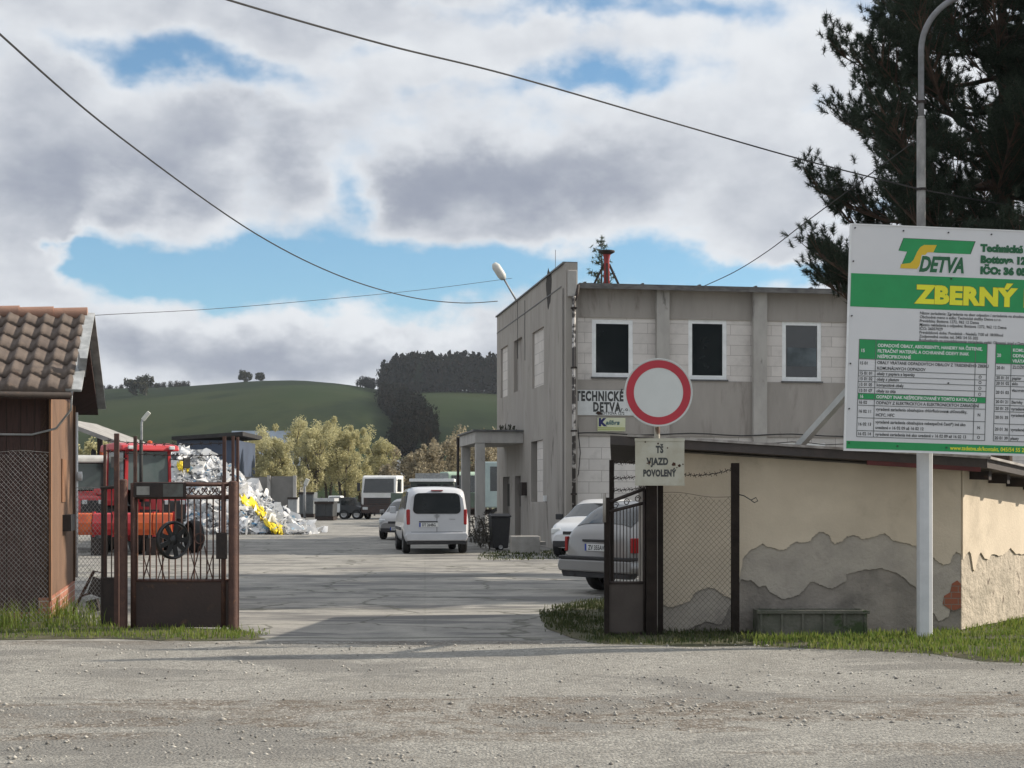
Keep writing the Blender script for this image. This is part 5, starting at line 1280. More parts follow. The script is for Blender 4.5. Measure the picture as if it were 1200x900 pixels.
m_silver2 = mat('silver_car_paint', (.25,.245,.24), (.22,.215,.21), 1.2, .33, .25, coat=.5)
m_whitecar = mat('white_car_paint', (.60,.61,.62), (.54,.55,.56), 1.2, .35, 0, coat=.5)
def lightbox(e, nm, c, dim, m, rz_=0): b = MB(); b.box(c, dim, Matrix.Rotation(rz_, 3, 'Z')); return b.build(nm, m, e, bevel=min(dim)*.25)
def plate_(e, x, z, s, w_=.52, h_=.11, txt='ZV 482DE', face=-1, y=0):
    b = MB(); b.bb(x-.006, x+.006, y-w_/2, y+w_/2, z-h_/2, z+h_/2); p = b.build('number_plate', mat('plate_white', (.6,.61,.6), (.55,.56,.55), 5, .5), e)
    vs, fs = text_geo(txt, h_*.95, offset=.003, xs=.8, align='CENTER'); b = MB(); b.add([(x+face*.0075, y+q[0]*face, z-h_*.33+q[1]) for q in vs], fs); b.build('characters', m_print, p, recalc=False)
    b = MB(); b.bb(x-.0075, x+.0075, y-face*(w_/2-.0), y-face*(w_/2-.04), z-h_/2, z+h_/2); b.build('blue_strip', mat('plate_blue', (.02,.05,.3), (.02,.05,.28), 5, .5), p)

# --- white van seen from behind
dv = 39.3; vy = R(98.5)
L = 4.38; loc = W(512, 580, dv); hx = (math.cos(vy), math.sin(vy)); loc = (loc.x+hx[0]*L/2, dv+hx[1]*L/2, 0)
st = [(0,.80,.69,1.10,1.66),(.05,.86,.74,1.10,1.75),(.2,.895,.76,1.09,1.80),(.8,.90,.76,1.09,1.83),(2.4,.90,.74,1.07,1.81),(2.9,.90,.70,1.06,1.70),(3.45,.895,.74,1.03,1.20),(3.9,.87,.72,.92,1.03),(4.2,.82,.66,.80,.90),(4.38,.70,.55,.62,.70)]
def vf(t): return (2.15, 3.02-(t-5.25)*.28)
e, patch, cpatch, PP = car('panel_van', loc, vy, 'white family van parked with its rear doors towards the gate', L, .90, st, m_silver, 'van', wheels=(.72,3.42), wr=.315,
    glass=[('side',.22,.95),('side',1.05,2.05),('side',2.15,2.9,vf),('c',2.92,3.42)], zb=.27)
xr_ = -L/2
# rear window with rounded corners
def rrect(w_, h_, r_, taper=0, n=5):
    o = []
    for (cx, cy, a0) in [(w_/2-r_,h_/2-r_,0),(-w_/2+r_,h_/2-r_,90),(-w_/2+r_,-h_/2+r_,180),(w_/2-r_,-h_/2+r_,270)]:
        for k in range(n+1): a = R(a0+90*k/n); x = cx+r_*math.cos(a); y = cy+r_*math.sin(a); o.append((x*(1-taper*(y+h_/2)/h_), y))
    return o
b = MB(); b.prism([(p[0], p[1]+1.37) for p in rrect(1.32,.56,.13,.08)], 'x', xr_-.014, xr_+.03); rw = b.build('rear_window', m_glass, e)
b = MB(); b.bar((xr_-.02,-.05,1.13),(xr_-.02,.42,1.20), .02, .012); b.build('wiper', m_blackp, rw)
b = MB(); b.bb(xr_-.02, xr_+.05, -.16, .16, 1.71, 1.735); b.build('brake_light', m_lred, e)
for s in (-1, 1):
    lightbox(e, 'tail_light', (xr_+.045, s*.775, 1.00), (.12,.09,.42), m_lred, s*.25)
b = MB(); b.prism([(-.80,.36),(.80,.36),(.86,.50),(.80,.58),(-.80,.58),(-.86,.50)], 'x', xr_-.07, xr_+.10); bp = b.build('bumper', mat('van_bumper_paint', (.48,.49,.51), (.42,.43,.45), 2, .45), e, bevel=.025)
b = MB(); b.prism([(-.80,.26),(.80,.26),(.82,.352),(-.82,.352)], 'x', xr_-.05, xr_+.10); b.build('lower_bumper', m_blackp, e, bevel=.01)
plate_(e, xr_-.010, .79, 1, txt='DT 264BG', face=-1, y=.22)
b = MB(); b.bb(xr_-.02, xr_+.0, -.02, .48, .865, .89); b.build('handle_strip', m_blackp, e)
b = MB(); b.bb(xr_-.003, xr_+.02, -.006, .006, .60, 1.08); b.bb(xr_-.003, xr_+.02, -.70, .70, .592, .602); b.build('door_seam', m_blackp, e)
b = MB(); b.tube([(xr_-.008, math.cos(a)*.055, 1.03+math.sin(a)*.038) for a in np.linspace(0, 6.28, 14)], .007, 5); b.bar((xr_-.008,-.085,1.03),(xr_-.008,.085,1.03), .01); b.build('emblem', m_chrome, e)
b = MB(); b.bb(xr_-.004, xr_+.01, -.50, -.34, .93, .95); b.build('model_script', m_galv, e)
for s in (-1, 1):
    lightbox(e, 'mirror', (3.0-L/2, s*.99, 1.17), (.12,.18,.2), m_silver)
    b = MB(); b.bb(-L/2+1.2, -L/2+3.1, s*.906-.008, s*.906+.008, .62, .70); b.build('side_strip', m_blackp, e)
for s in (-1, 1):
    b = MB(); b.bb(-1.9, .9, s*.66-.02, s*.66+.02, 1.835, 1.86); b.build('roof_rail', m_blackp, e)

# --- silver hatchback beyond, facing us
dh = 51.5; hy = R(-98); L = 3.95
lc = W(466, 580, dh); hx = (math.cos(hy), math.sin(hy)); loc = (lc.x-hx[0]*L/2, dh-hx[1]*L/2, 0)
st = [(0,.68,.56,.80,1.0),(.10,.76,.60,.86,1.22),(.35,.80,.60,.90,1.40),(.9,.81,.60,.90,1.47),(2.0,.82,.60,.90,1.47),(2.4,.82,.60,.90,1.38),(3.0,.81,.68,.88,.99),(3.5,.79,.66,.80,.88),(3.8,.74,.60,.68,.76),(3.95,.62,.50,.55,.62)]
e, patch, cpatch, PP = car('hatchback_car', loc, hy, 'silver hatchback facing the gate, half hidden by the white van', L, .82, st, m_silver2, wheels=(.62,3.15), wr=.29,
    glass=[('side',.45,1.1),('side',1.2,2.5),('c',2.42,2.95),('c',.12,.33,'rear_window')])
for s in (-1, 1):
    lightbox(e, 'headlight', (L/2-.16, s*.60, .66), (.22,.24,.15), m_lclear, -s*.35); lightbox(e, 'mirror', (.55, s*.90, 1.0), (.1,.16,.13), m_silver2)
b = MB(); b.bb(L/2-.06, L/2+.03, -.62, .62, .28, .42); b.build('bumper', m_blackp, e, bevel=.02)
b = MB(); b.bb(L/2-.10, L/2+.006, -.35, .35, .58, .66); b.build('grille', m_blackp, e)
plate_(e, L/2+.036, .40, 1, txt='DT 137AC', face=1)

# --- silver estate by the right gate, rear three quarter
L = 4.45; dy_ = R(90-48)
st = [(0,.66,.52,.88,.96),(.04,.76,.62,.92,1.04),(.15,.83,.62,.95,1.14),(.45,.85,.62,.96,1.38),(.75,.86,.62,.96,1.50),(2.2,.87,.62,.95,1.52),(2.8,.87,.60,.94,1.42),(3.4,.86,.70,.90,1.0),(4.0,.82,.66,.80,.88),(4.3,.74,.60,.66,.76),(4.45,.6,.5,.55,.62)]
hx = Vector((math.cos(dy_), math.sin(dy_))); lf = Vector((-hx.y, hx.x))
rl = Vector((XX(659, 23.9), 23.9))               # rear left corner on the ground
cen = rl - lf*.80 + hx*(L/2)
e, patch, cpatch, PP = car('estate_car', (cen.x, cen.y, 0), R(90-48), 'silver car parked just behind the right gate, rear end towards the road', L, .87, st, m_silver2, wheels=(.85,3.55), wr=.31,
    glass=[('side',.62,1.3,lambda t: (.75+(t-5.25)*.16, 1.35)),('side',1.45,2.3),('side',2.4,3.1,lambda t: (2.4, 3.15-(t-5.25)*.3)),('c',.15,.58,'rear_window',7.0),('c',2.9,3.38)], zb=.30)
xr_ = -L/2
b = MB(); b.prism([(-.80,.36),(.80,.36),(.84,.45),(.80,.56),(-.80,.56),(-.84,.45)], 'x', xr_-.09, xr_+.15); b.build('bumper', m_silver2, e, bevel=.03)
b = MB(); b.prism([(-.79,.56),(.79,.56),(.79,.61),(-.79,.61)], 'x', xr_-.10, xr_+.12); b.build('bumper_strip', m_blackp, e, bevel=.01)
b = MB(); b.prism([(-.74,.27),(.74,.27),(.78,.358),(-.78,.358)], 'x', xr_-.05, xr_+.12); b.build('lower_bumper', m_blackp, e, bevel=.01)
for s in (-1, 1): lightbox(e, 'tail_light', (xr_+.11, s*.765, .80), (.20,.05,.24), m_lred, s*.35)
b = MB(); b.bb(xr_-.02, xr_+.03, -.32, .32, .845, .885); b.build('handle_strip', m_blackp, e, bevel=.008)
plate_(e, xr_-.012, .755, 1, txt='ZV 355AV', face=-1)
b = MB()
for z in (.925, .955): b.bar((xr_+.012,-.045,z-.012),(xr_+.012,0,z+.012), .012); b.bar((xr_+.012,.045,z-.012),(xr_+.012,0,z+.012), .012)
b.build('emblem', m_chrome, e)
b = MB(); b.tube([(xr_-.05,.45,.30),(xr_+.1,.45,.30)], .03, 10); b.build('exhaust', m_rustd, e)
# --- white car beyond it, facing the gate
L = 4.0; hy = R(-112); dh = 36.5; hx = (math.cos(hy), math.sin(hy)); lc = W(668, 580, dh); loc = (lc.x-hx[0]*L/2+.15, dh-hx[1]*L/2, 0)
st = [(0,.68,.56,.80,1.0),(.10,.76,.60,.88,1.22),(.35,.82,.62,.92,1.42),(.9,.83,.62,.92,1.49),(2.0,.84,.62,.92,1.49),(2.4,.84,.60,.92,1.40),(3.05,.83,.70,.90,1.02),(3.6,.80,.66,.82,.90),(3.85,.74,.60,.70,.78),(4.0,.62,.50,.55,.62)]
e, patch, cpatch, PP = car('hatchback_car', loc, hy, 'white car facing the gate in front of the white block wall', L, .84, st, m_whitecar, wheels=(.62,3.2), wr=.30, glass=[('side',.45,1.1),('side',1.2,2.5),('c',2.44,3.0),('c',.12,.33,'rear_window')])
for s in (-1, 1):
    lightbox(e, 'headlight', (L/2-.16, s*.60, .68), (.22,.24,.16), m_lclear, -s*.35); lightbox(e, 'mirror', (.62, s*.95, 1.03), (.1,.2,.15), m_blackp)
b = MB(); b.bb(L/2-.06, L/2+.03, -.62, .62, .28, .44); b.build('bumper', m_blackp, e, bevel=.02)
b = MB(); b.bb(L/2-.10, L/2+.006, -.35, .35, .60, .68); b.build('grille', m_blackp, e)

# --- trucks
def wheel(parent, c, r_, w_, rimm=m_chrome):
    b = MB(); b.lathe([(r_*.6,-w_/2),(r_*.93,-w_/2),(r_,-w_*.3),(r_,w_*.3),(r_*.93,w_/2),(r_*.6,w_/2)], (0,0,0), 'y', 24); o = b.build('wheel', m_black, parent, smooth=True, auto=40); o.location = c
    b = MB(); s = 1 if c[1] > 0 else -1; b.lathe([(r_*.6,s*w_*.42),(r_*.5,s*w_*.3),(r_*.2,s*w_*.4),(0,s*w_*.42)], (0,0,0), 'y', 18); b.lathe([(r_*.6,-w_*.4),(r_*.6,w_*.4)], (0,0,0), 'y', 18); b.build('rim', rimm, o, smooth=True)
def truck(name, loc, rz, label, cabm, body_kind, bodym, cabh=2.75, cabw=2.4, L=7.5, wreck=False):
    e = empty(name, loc, rz, label, 'truck'); w_ = cabw/2; f = L/2; zc = .95
    b = MB(); prof = [(f-1.9,zc),(f,zc),(f+.02,zc+.75),(f-.22,cabh-.12),(f-.45,cabh),(f-1.9,cabh)]
    b.prism(prof, 'y', -w_, w_); cab = b.build('cab', cabm, e, bevel=.07)
    b = MB(); a = Vector((f+.026,0,zc+.80)); c = Vector((f-.19,0,cabh-.22)); n_ = Vector((c.z-a.z,0,a.x-c.x)).normalized()
    b.add([tuple(a+n_*.012+Vector((0,s*(w_-.14),0))) for s in (-1,1)]+[tuple(c+n_*.012+Vector((0,s*(w_-.2),0))) for s in (1,-1)], [(0,1,2,3)]); b.build('windscreen', m_glass, cab)
    for s in (-1, 1):
        b = MB(); b.prism([(f-1.35,zc+.85),(f-.28,zc+.85),(f-.42,cabh-.25),(f-1.35,cabh-.25)], 'y', s*(w_+.003)-.006, s*(w_+.003)+.006); b.build('side_window', m_glass, cab)
        b = MB(); b.bb(f-.12, f-.02, s*(w_+.12), s*(w_+.30), zc+.9, zc+1.45); b.bar((f-.1,s*w_,cabh-.3),(f-.07,s*(w_+.2),cabh-.42), .03); b.build('mirror', m_blackp, cab)
        lightbox(e, 'headlight', (f+.02, s*(w_-.28), .72), (.08,.36,.18), m_lclear)
    b = MB(); b.bb(f-.3, f+.05, -w_, w_, .40, .945); b.bb(f-.02, f+.045, -w_*.86, w_*.86, .95, 1.42); b.build('bumper', mat('dark_bumper', (.06,.035,.03), (.035,.03,.03), 5, .6), e, bevel=.03)
    b = MB()
    for k in range(3): b.bb(f+.047, f+.055, -w_*.62, w_*.62, zc+.12+k*.13, zc+.19+k*.13)
    b.build('grille', m_blackp, cab)
    b = MB(); b.bb(-f, f-.3, -.45, .45, .60, .85); b.build('chassis', m_rustd, e)
    if body_kind == 'tank':
        b = MB(); b.bb(-f, f-2.1, -w_, w_, .95, 2.6); b.build('load_body', bodym, e, bevel=.05)
    elif body_kind == 'flat':
        b = MB(); b.bb(-f, f-2.1, -w_, w_, .95, 1.08); b.bb(-f, f-2.1, -w_, -w_+.04, 1.081, 1.7); b.bb(-f, f-2.1, w_-.04, w_, 1.081, 1.7); b.bb(f-2.14, f-2.1, -w_+.041, w_-.041, 1.081, 1.7); b.build('load_body', bodym, e)
    for x in (f-.95, -f+1.2, -f+2.5):
        for s in (-1, 1): wheel(e, (x, s*(w_-.15), .48), .48, .28)
    return e
d = 95.0
truck('tipper_truck', (XX(446, d)+.6, d+3.5, 0), R(-101), 'truck with a white cab and dark bumper facing the gate', mat('white_truck_paint', (.62,.62,.61), (.52,.52,.5), 2, .45), 'flat', m_rustd, 2.88, 2.35)
d = 74.0
truck('cab_truck', (XX(566, d)-1.4, d+1.5, 0), R(-6), 'pale blue green truck seen from the side between the porch pillars', mat('pale_bluegreen_paint', (.36,.44,.43), (.30,.37,.37), 2, .5), 'flat', mat('dull_green_body', (.10,.14,.11), (.08,.10,.08), 3, .6), 3.3, 2.4, 6.5)
d = 84.0
truck('flatbed_truck', (XX(530, d)-.2, d+3, 0), R(-70), 'pale green truck cab peeking out left of the porch', mat('pale_green_paint', (.30,.40,.31), (.24,.33,.26), 2, .5), 'flat', mat('dull_green_body', (0,0,0)), 2.95, 2.3, 6.5)
# covered trailer with slatted top
d = 80.0; e = empty('covered_trailer', (XX(506, d), d+1.2, 0), 0, 'dark trailer with pale roof edge and upright slats on top behind the white van', 'trailer')
hw = (531-481)*d/F/2; zt_ = ZZ(562, d)
b = MB(); b.bb(-hw, hw, -1.2, 1.2, .8, zt_-.12); bo = b.build('body', mat('dark_green_tarp', (.05,.06,.05), (.035,.045,.04), 3, .7), e)
b = MB(); b.bb(-hw-.06, hw+.06, -1.26, 1.26, zt_-.118, zt_+.05); b.build('roof', m_white, e, bevel=.02)
b = MB()
for k in range(26): x = -hw+.3+k*(2*hw-.6)/25; b.bb(x-.03, x+.03, -1.2, -1.15, zt_+.052, ZZ(554.5, d))
b.build('slats', m_galv, e)
for k in range(3):
    b = MB(); x = -hw+.35+k*hw*.62; b.bb(x, x+hw*.5, -1.215, -1.202, 1.5, zt_-.25); b.build('window', m_glass, e)
for x in (-hw+.8, hw-.8):
    for s in (-1, 1): wheel(e, (x, s*1.05, .42), .42, .22)
# far parked machines between heap and white truck
def container(name, px0, px1, pt, d, label, m, cat='container', pb=None, dep=2.0, tilt=0):
    x0, x1 = XX(px0, d), XX(px1, d); z1 = ZZ(pt, d); e = empty(name, ((x0+x1)/2, d, 0), tilt, label, cat); w_ = (x1-x0)/2
    b = MB(); b.prism([(-w_,.25),(w_*.92,.25),(w_,z1*.9),(w_,z1),(-w_*1.0,z1)], 'y', -dep/2, dep/2); b.build('body', m, e, bevel=.03)
    b = MB(); n = max(3, int(w_*2/.5))
    for k in range(n): x = -w_+.08+k*(2*w_-.16)/(n-1); b.bb(x-.04, x+.04, -dep/2-.06, -dep/2-.002, .3, z1-.1)
    b.build('ribs', m, e)
    b = MB(); b.bb(-w_-.04, w_+.04, -dep/2-.09, -dep/2-.062, z1-.14, z1+.02); b.bb(-w_, w_, -dep/2, dep/2, .02, .245); b.build('rim', m_rustd, e); return e
m_cgrey = mat('grey_container', (.13,.14,.15), (.09,.10,.10), 3, .6, 0, .2, 10); m_cdark = mat('dark_container', (.035,.04,.045), (.05,.05,.05), 3, .6)
m_cpale = mat('pale_container_lid', (.42,.43,.44), (.34,.35,.36), 3, .6)
container('waste_container', 353, 370, 577, 104, 'grey waste container right of the concrete wall panels', m_cgrey)
o = container('waste_container', 372, 393, 588, 92, 'low dark waste skip with pale lid beyond the yard', m_cdark, dep=2.2)
b = MB(); w_ = (393-371)*92/F/2; b.bb(-w_-.05, w_+.05, -1.2, 1.2, ZZ(588,92)+.03, ZZ(586,92)+.12); b.build('lid', m_cpale, o)
def pickup(px0, px1, pt, d, label, m, rz=0):
    x0, x1 = XX(px0, d), XX(px1, d); w_ = (x1-x0)/2; z1 = ZZ(pt, d); e = empty('parked_van', ((x0+x1)/2, d, 0), rz, label, 'van')
    b = MB(); b.prism([(-w_,.4),(w_,.4),(w_,z1*.55),(w_*.55,z1*.62),(w_*.3,z1),(-w_*.96,z1),(-w_,z1*.6)], 'y', -.85, .85); b.build('body', m, e, bevel=.06)
    b = MB(); b.prism([(w_*.28,z1*.66),(w_*.48,z1*.66),(w_*.27,z1*.93),(-w_*.85,z1*.93),(-w_*.88,z1*.66)], 'y', -.862, -.852); b.build('side_window', m_glass, e)
    for x in (-w_*.62, w_*.62):
        for s in (-1, 1): wheel(e, (x, s*.76, .33), .33, .2)
    return e
pickup(386, 409, 581, 100, 'white van parked far off left of the white truck cab', m_white)
pickup(400, 424, 583, 96, 'dark van with pale roof parked directly left of the white truck', m_cdark)
container('waste_container', 340, 351, 583, 108, 'narrow white waste container at the foot of the concrete wall', m_cpale)

# --- tractors on the left
d = 40.0
def tractor(loc, rz, label, hood, cabtop, zroof, canopy=False):
    e = empty('tractor', loc, rz, label, 'tractor')
    b = MB(); b.prism([(.15,1.0),(1.95,1.0),(2.05,1.15),(2.0,1.55),(.15,1.72)], 'y', -.38, .38); b.build('hood', hood, e, bevel=.08)
    b = MB(); b.bb(1.96, 2.08, -.32, .32, .95, 1.45); b.build('grille', m_blackp, e, bevel=.02)
    b = MB(); b.bb(-1.3, 1.8, -.3, .3, .55, .98); b.build('chassis', m_rustd, e, bevel=.04)
    for s in (-1, 1):
        b = MB(); b.prism([(-1.55,1.05),(-1.45,1.5),(-1.1,1.78),(-.45,1.78),(-.1,1.45),(-.1,1.3),(-.5,1.6),(-1.05,1.6),(-1.35,1.35),(-1.45,1.05)], 'y', s*.92-.22, s*.92+.22); b.build('fender', hood, e, bevel=.02)
        wheel(e, (-.8, s*.92, .78), .78, .42, m_galv); wheel(e, (1.45, s*.8, .45), .45, .28, m_galv)
        lightbox(e, 'headlight', (2.06, s*.22, 1.40), (.06,.14,.12), m_lclear)
    b = MB()
    for (x, y) in [(-1.3,-.72),(-1.3,.72),(.1,-.66),(.1,.66)]: b.bar((x,y,1.0),(x*.9,y*.93,zroof-.1), .08)
    for z in (1.25,): b.bar((-1.3,-.72,z),(-1.3,.72,z), .06); 
    b.build('cab_frame', cabtop if not canopy else m_blackp, e)
    b = MB(); b.prism([(-1.5,zroof-.14),(.35,zroof-.14),(.28,zroof+.02),(-.3,zroof+.10),(-1.4,zroof+.06)], 'y', -.85, .85); b.build('cab_roof', cabtop, e, bevel=.05)
    b = MB(); b.bb(-1.27, .05, -.70, -.69, 1.3, zroof-.16); b.bb(-1.27, .05, .69, .70, 1.3, zroof-.16); b.bb(.09, .10, -.62, .62, 1.75, zroof-.16); b.bb(-1.31, -1.30, -.66, .66, 1.4, zroof-.16); b.build('glazing', mat('tractor_glass_reflections', (.05,.075,.075), (.08,.10,.10), 2, .12, spec=.8), e)  # teal reflections on the cab windows put into the glass colour
    b = MB(); b.bb(-.85, -.35, -.25, .25, 1.1, 1.3); b.bb(-.9, -.8, -.22, .22, 1.31, 1.8); b.build('seat', m_black, e, bevel=.03)
    b = MB(); b.lathe([(0,0),(.07,0),(.07,.13),(0,.16)], (-1.2,.55,zroof+.06), 'z', 10); b.build('beacon', m_orange, e, smooth=True, auto=40)
    for s in (-1, 1):
        b = MB(); b.bar((.1,s*.6,zroof-.35),(.35,s*1.05,zroof-.4), .03); b.bb(.30,.36,s*1.05-.1,s*1.05+.1,zroof-.62,zroof-.32); b.build('mirror', m_blackp, e)
        b = MB(); b.bb(.5,1.9,s*.39-.006,s*.39+.006,1.12,1.2); b.bb(.6,1.3,s*.39-.006,s*.39+.006,1.28,1.42); b.build('side_vent', m_blackp, e)
        lightbox(e, 'work_light', (.36, s*.6, zroof-.05), (.08,.16,.1), m_lclear)
    b = MB(); b.tube([(-.25,0,1.1),(-.05,0,1.75)], .025, 6); b.tube([(-.08+.0+math.cos(a)*.05, math.sin(a)*.2, 1.75+math.cos(a)*-.18) for a in np.linspace(0,6.28,14)], .02, 5); b.build('steering_wheel', m_black, e)
    b = MB(); b.tube([(.75,-.45,1.4),(.75,-.45,zroof+.15)], .05, 9); b.build('exhaust', m_black, e, smooth=True)
    return e
tractor((XX(172, 41), 41, 0), R(-55), 'red tractor with red cab roof behind the wrought iron gate', m_red, m_red, ZZ(523, 41))
m_cabw = mat('cream_cab_paint', (.45,.44,.41), (.35,.34,.32), 4, .5)
tractor((XX(103, 42.5), 42.5, 0), R(-70), 'older red tractor with a pale flat roof beside the timber house', m_red, m_cabw, ZZ(537, 42.5), False)
# orange spreader / plough in front of tractors
d = 38.5; e = empty('snow_plough', (XX(145, d), d, 0), R(3), 'orange and red snow plough blade lying in front of the tractors', 'plough')
hw = (204-88)*d/F/2; z0_, z1_ = ZZ(627, d), ZZ(601, d)
prof = [(0,z0_),(-.12,z0_+.15),(-.16,z0_+.32),(-.06,z1_-.04),(.02,z1_),(.05,z1_),(-.02,z1_-.06),(-.11,z0_+.32),(-.07,z0_+.15),(.05,z0_)]
secs = 5
for k in range(secs):
    b = MB(); xa = -hw+k*2*hw/secs; xb = xa+2*hw/secs-.03; b.prism(prof, 'x', xa, xb); b.build('blade_section', (m_orange if k in (0, 4, 3) else m_red), e)
b = MB()
for k in range(secs+1): x = -hw+k*2*hw/secs-.015; b.bb(x-.03, x+.03, .02, .2, z0_-.05, z1_+.03)
b.bb(-hw, hw, .06, .16, z0_+.2, z0_+.28); b.bar((0,.1,z0_+.3),(0,.9,.4), .12); b.build('frame', m_red, e)
b = MB()
for k in (-1, 1): b = MB(); b.box((k*hw*.55, .4, .22), (.3,.7,.44)); b.build('support', m_rustd, e)
# lean-to on the left
d = 46.0; e = empty('lean_to_shelter', (XX(80, d), d, 0), 0, 'open lean-to shelter with sloping grey roof behind the tractors', 'shelter')
bx = XX(80, d)
b = MB(); pa = W(60, 493, d); pb2 = W(135, 521, d)
vs = []
for (p, dy2) in ((pa, 0), (pb2, 0), (pb2, 5), (pa, 5)):
    for dz in (0, .14): vs.append((p.x-bx, dy2, p.z+dz))
b.add(vs, [(0,1,3,2),(2,3,5,4),(4,5,7,6),(6,7,1,0),(1,7,5,3),(0,2,4,6)]); b.build('roof', mat('grey_roof_sheet', (.32,.31,.29), (.2,.19,.18), 3, .7), e)
b = MB()
for (px, py) in [(66,497),(132,521)]:
    for yy in (.1, 4.8): b = MB(); b.bb(XX(px,d)-bx-.08, XX(px,d)-bx+.08, yy, yy+.16, 0, ZZ(py, d)); b.build('pillar', m_rustd, e)
b = MB(); b.bb(XX(60,d)-bx, XX(134,d)-bx, 4.5, 4.6, .0, ZZ(524,d)-.12); b.build('back_wall', mat('pale_grey_backwall', (.25,.25,.25), (.18,.18,.18), 2, .8), e)
b = MB(); b.bb(XX(88,d)-bx, XX(116,d)-bx, .9, 1.4, ZZ(538,d)-.0, ZZ(536,d)); b.build('shelf', m_galv, e)
for (px, m_, lb, nm) in [(98, m_blackp, 'black can standing on the shelf under the lean-to roof', 'oil_can'), (108.5, m_orange, 'orange can standing on the shelf under the lean-to roof', 'fuel_can')]:
    b = MB(); w_ = 2.6*d/F; b.prism([(-w_,0),(w_,0),(w_,.22),(w_*.6,.27),(-w_*.2,.27),(-w_*.2,.31),(-w_*.6,.31),(-w_*.6,.27),(-w_,.24)], 'y', -.07, .07)
    o = b.build(nm, m_, bevel=.01); o.location = (XX(px, d), d+1.1, ZZ(536, d)); props(o, lb, 'can')
# beacon
# ================================================================ WASTE HEAP
hpx = XX(262, 62); d0 = 62.0
prof_ = [(190,612),(196,560),(203,536),(214,531),(232,535),(252,538),(268,545),(280,556),(292,570),(306,583),(322,594),(338,604),(352,613),(360,618)]
hx_ = [XX(p[0], d0) for p in prof_]; hz_ = [max(.02, ZZ(p[1], d0)) for p in prof_]
def heap_z(x, y):
    t = (y-d0)/3.4; h = np.interp(x, hx_, hz_)
    if x < hx_[0] or x > hx_[-1]: h = 0
    return h*max(0, 1-abs(t)**1.6)+(.22*mn.noise(Vector((x*1.1, y*1.1, 0)))+.10*mn.noise(Vector((x*3, y*3, 5))))*min(1, h)
V = []; nx_, ny_ = 70, 40
xs_ = np.linspace(hx_[0]-.3, hx_[-1]+.3, nx_); ys_ = np.linspace(d0-3.4, d0+3.4, ny_)
for y in ys_:
    for x in xs_: V.append((x, y, max(-.02, heap_z(x, y)-.12)))
Fc = [(j*nx_+i, j*nx_+i+1, (j+1)*nx_+i+1, (j+1)*nx_+i) for j in range(ny_-1) for i in range(nx_-1)]
m_heap = mat('mixed_waste', (.38,.38,.38), (.10,.10,.11), 3.5, .8, 0, 1.5, 6, coord='World', lo=.42, hi=.58)
hp = npmesh('waste_heap', V, Fc, m_heap, smooth=True); props(hp, 'heap of sorted white plastic waste beyond the gate', 'waste heap', None, 'stuff')
def rag_cloud(name, n, smin, smax, m, label, sel=None):
    Vs = []; Fs = []; k = 0; c = 0
    while c < n:
        x = random.uniform(hx_[0]-.1, hx_[-1]+.6); y = d0-3.3+3.4*random.random()**1.0
        if random.random() < .15: y = random.uniform(d0-3.4, d0+1.5)
        if sel and not sel(x, y): continue
        z = max(0, heap_z(x, y)); s = random.uniform(smin, smax)
        if z < .03 and random.random() < .7: continue
        th_ = np.linspace(0, 6.28, 8)[:-1]; r = s*(.6+.6*rng.random(7)); nrm = rng.normal(size=3)+np.array([0,-.7,.7]); nrm /= np.linalg.norm(nrm)
        u_ = np.cross(nrm, rng.normal(size=3)); u_ /= np.linalg.norm(u_); v_ = np.cross(nrm, u_)
        P = np.array([x, y, z+.03])+np.outer(np.cos(th_)*r, u_)*1.3+np.outer(np.sin(th_)*r, v_)*.8+rng.normal(0, s*.22, (7, 1))*nrm
        cc = np.array([[x, y, z+.03]])+nrm*s*random.uniform(.1, .5)
        Vs.append(np.concatenate([P, cc])); Fs += [(k+i, k+(i+1) % 7, k+7) for i in range(7)]; k += 8; c += 1
    o = npmesh(name, np.concatenate(Vs), Fs, m); return props(o, label, None, None, 'stuff')
m_bagw = leafmat('white_plastic_bags', (.55,.56,.57), (.85,.85,.85), .25)
m_bagd = leafmat('dull_plastic_scraps', (.05,.06,.07), (.22,.22,.23), .1); m_bagb = leafmat('blue_plastic_scraps', (.12,.28,.45), (.35,.48,.58), .2)
rag_cloud('white_plastic_waste', 6000, .05, .15, m_bagw, 'white plastic bags and bottles covering the waste heap')
rag_cloud('large_white_bags', 170, .2, .42, m_bagw, 'larger white plastic bags lying on the waste heap')
rag_cloud('dark_plastic_waste', 620, .06, .17, m_bagd, 'dark scraps of waste between the white bags')
rag_cloud('blue_plastic_waste', 260, .06, .18, m_bagb, 'light blue plastic scraps on the waste heap', lambda x, y: x > XX(235, d0) or random.random() < .15)
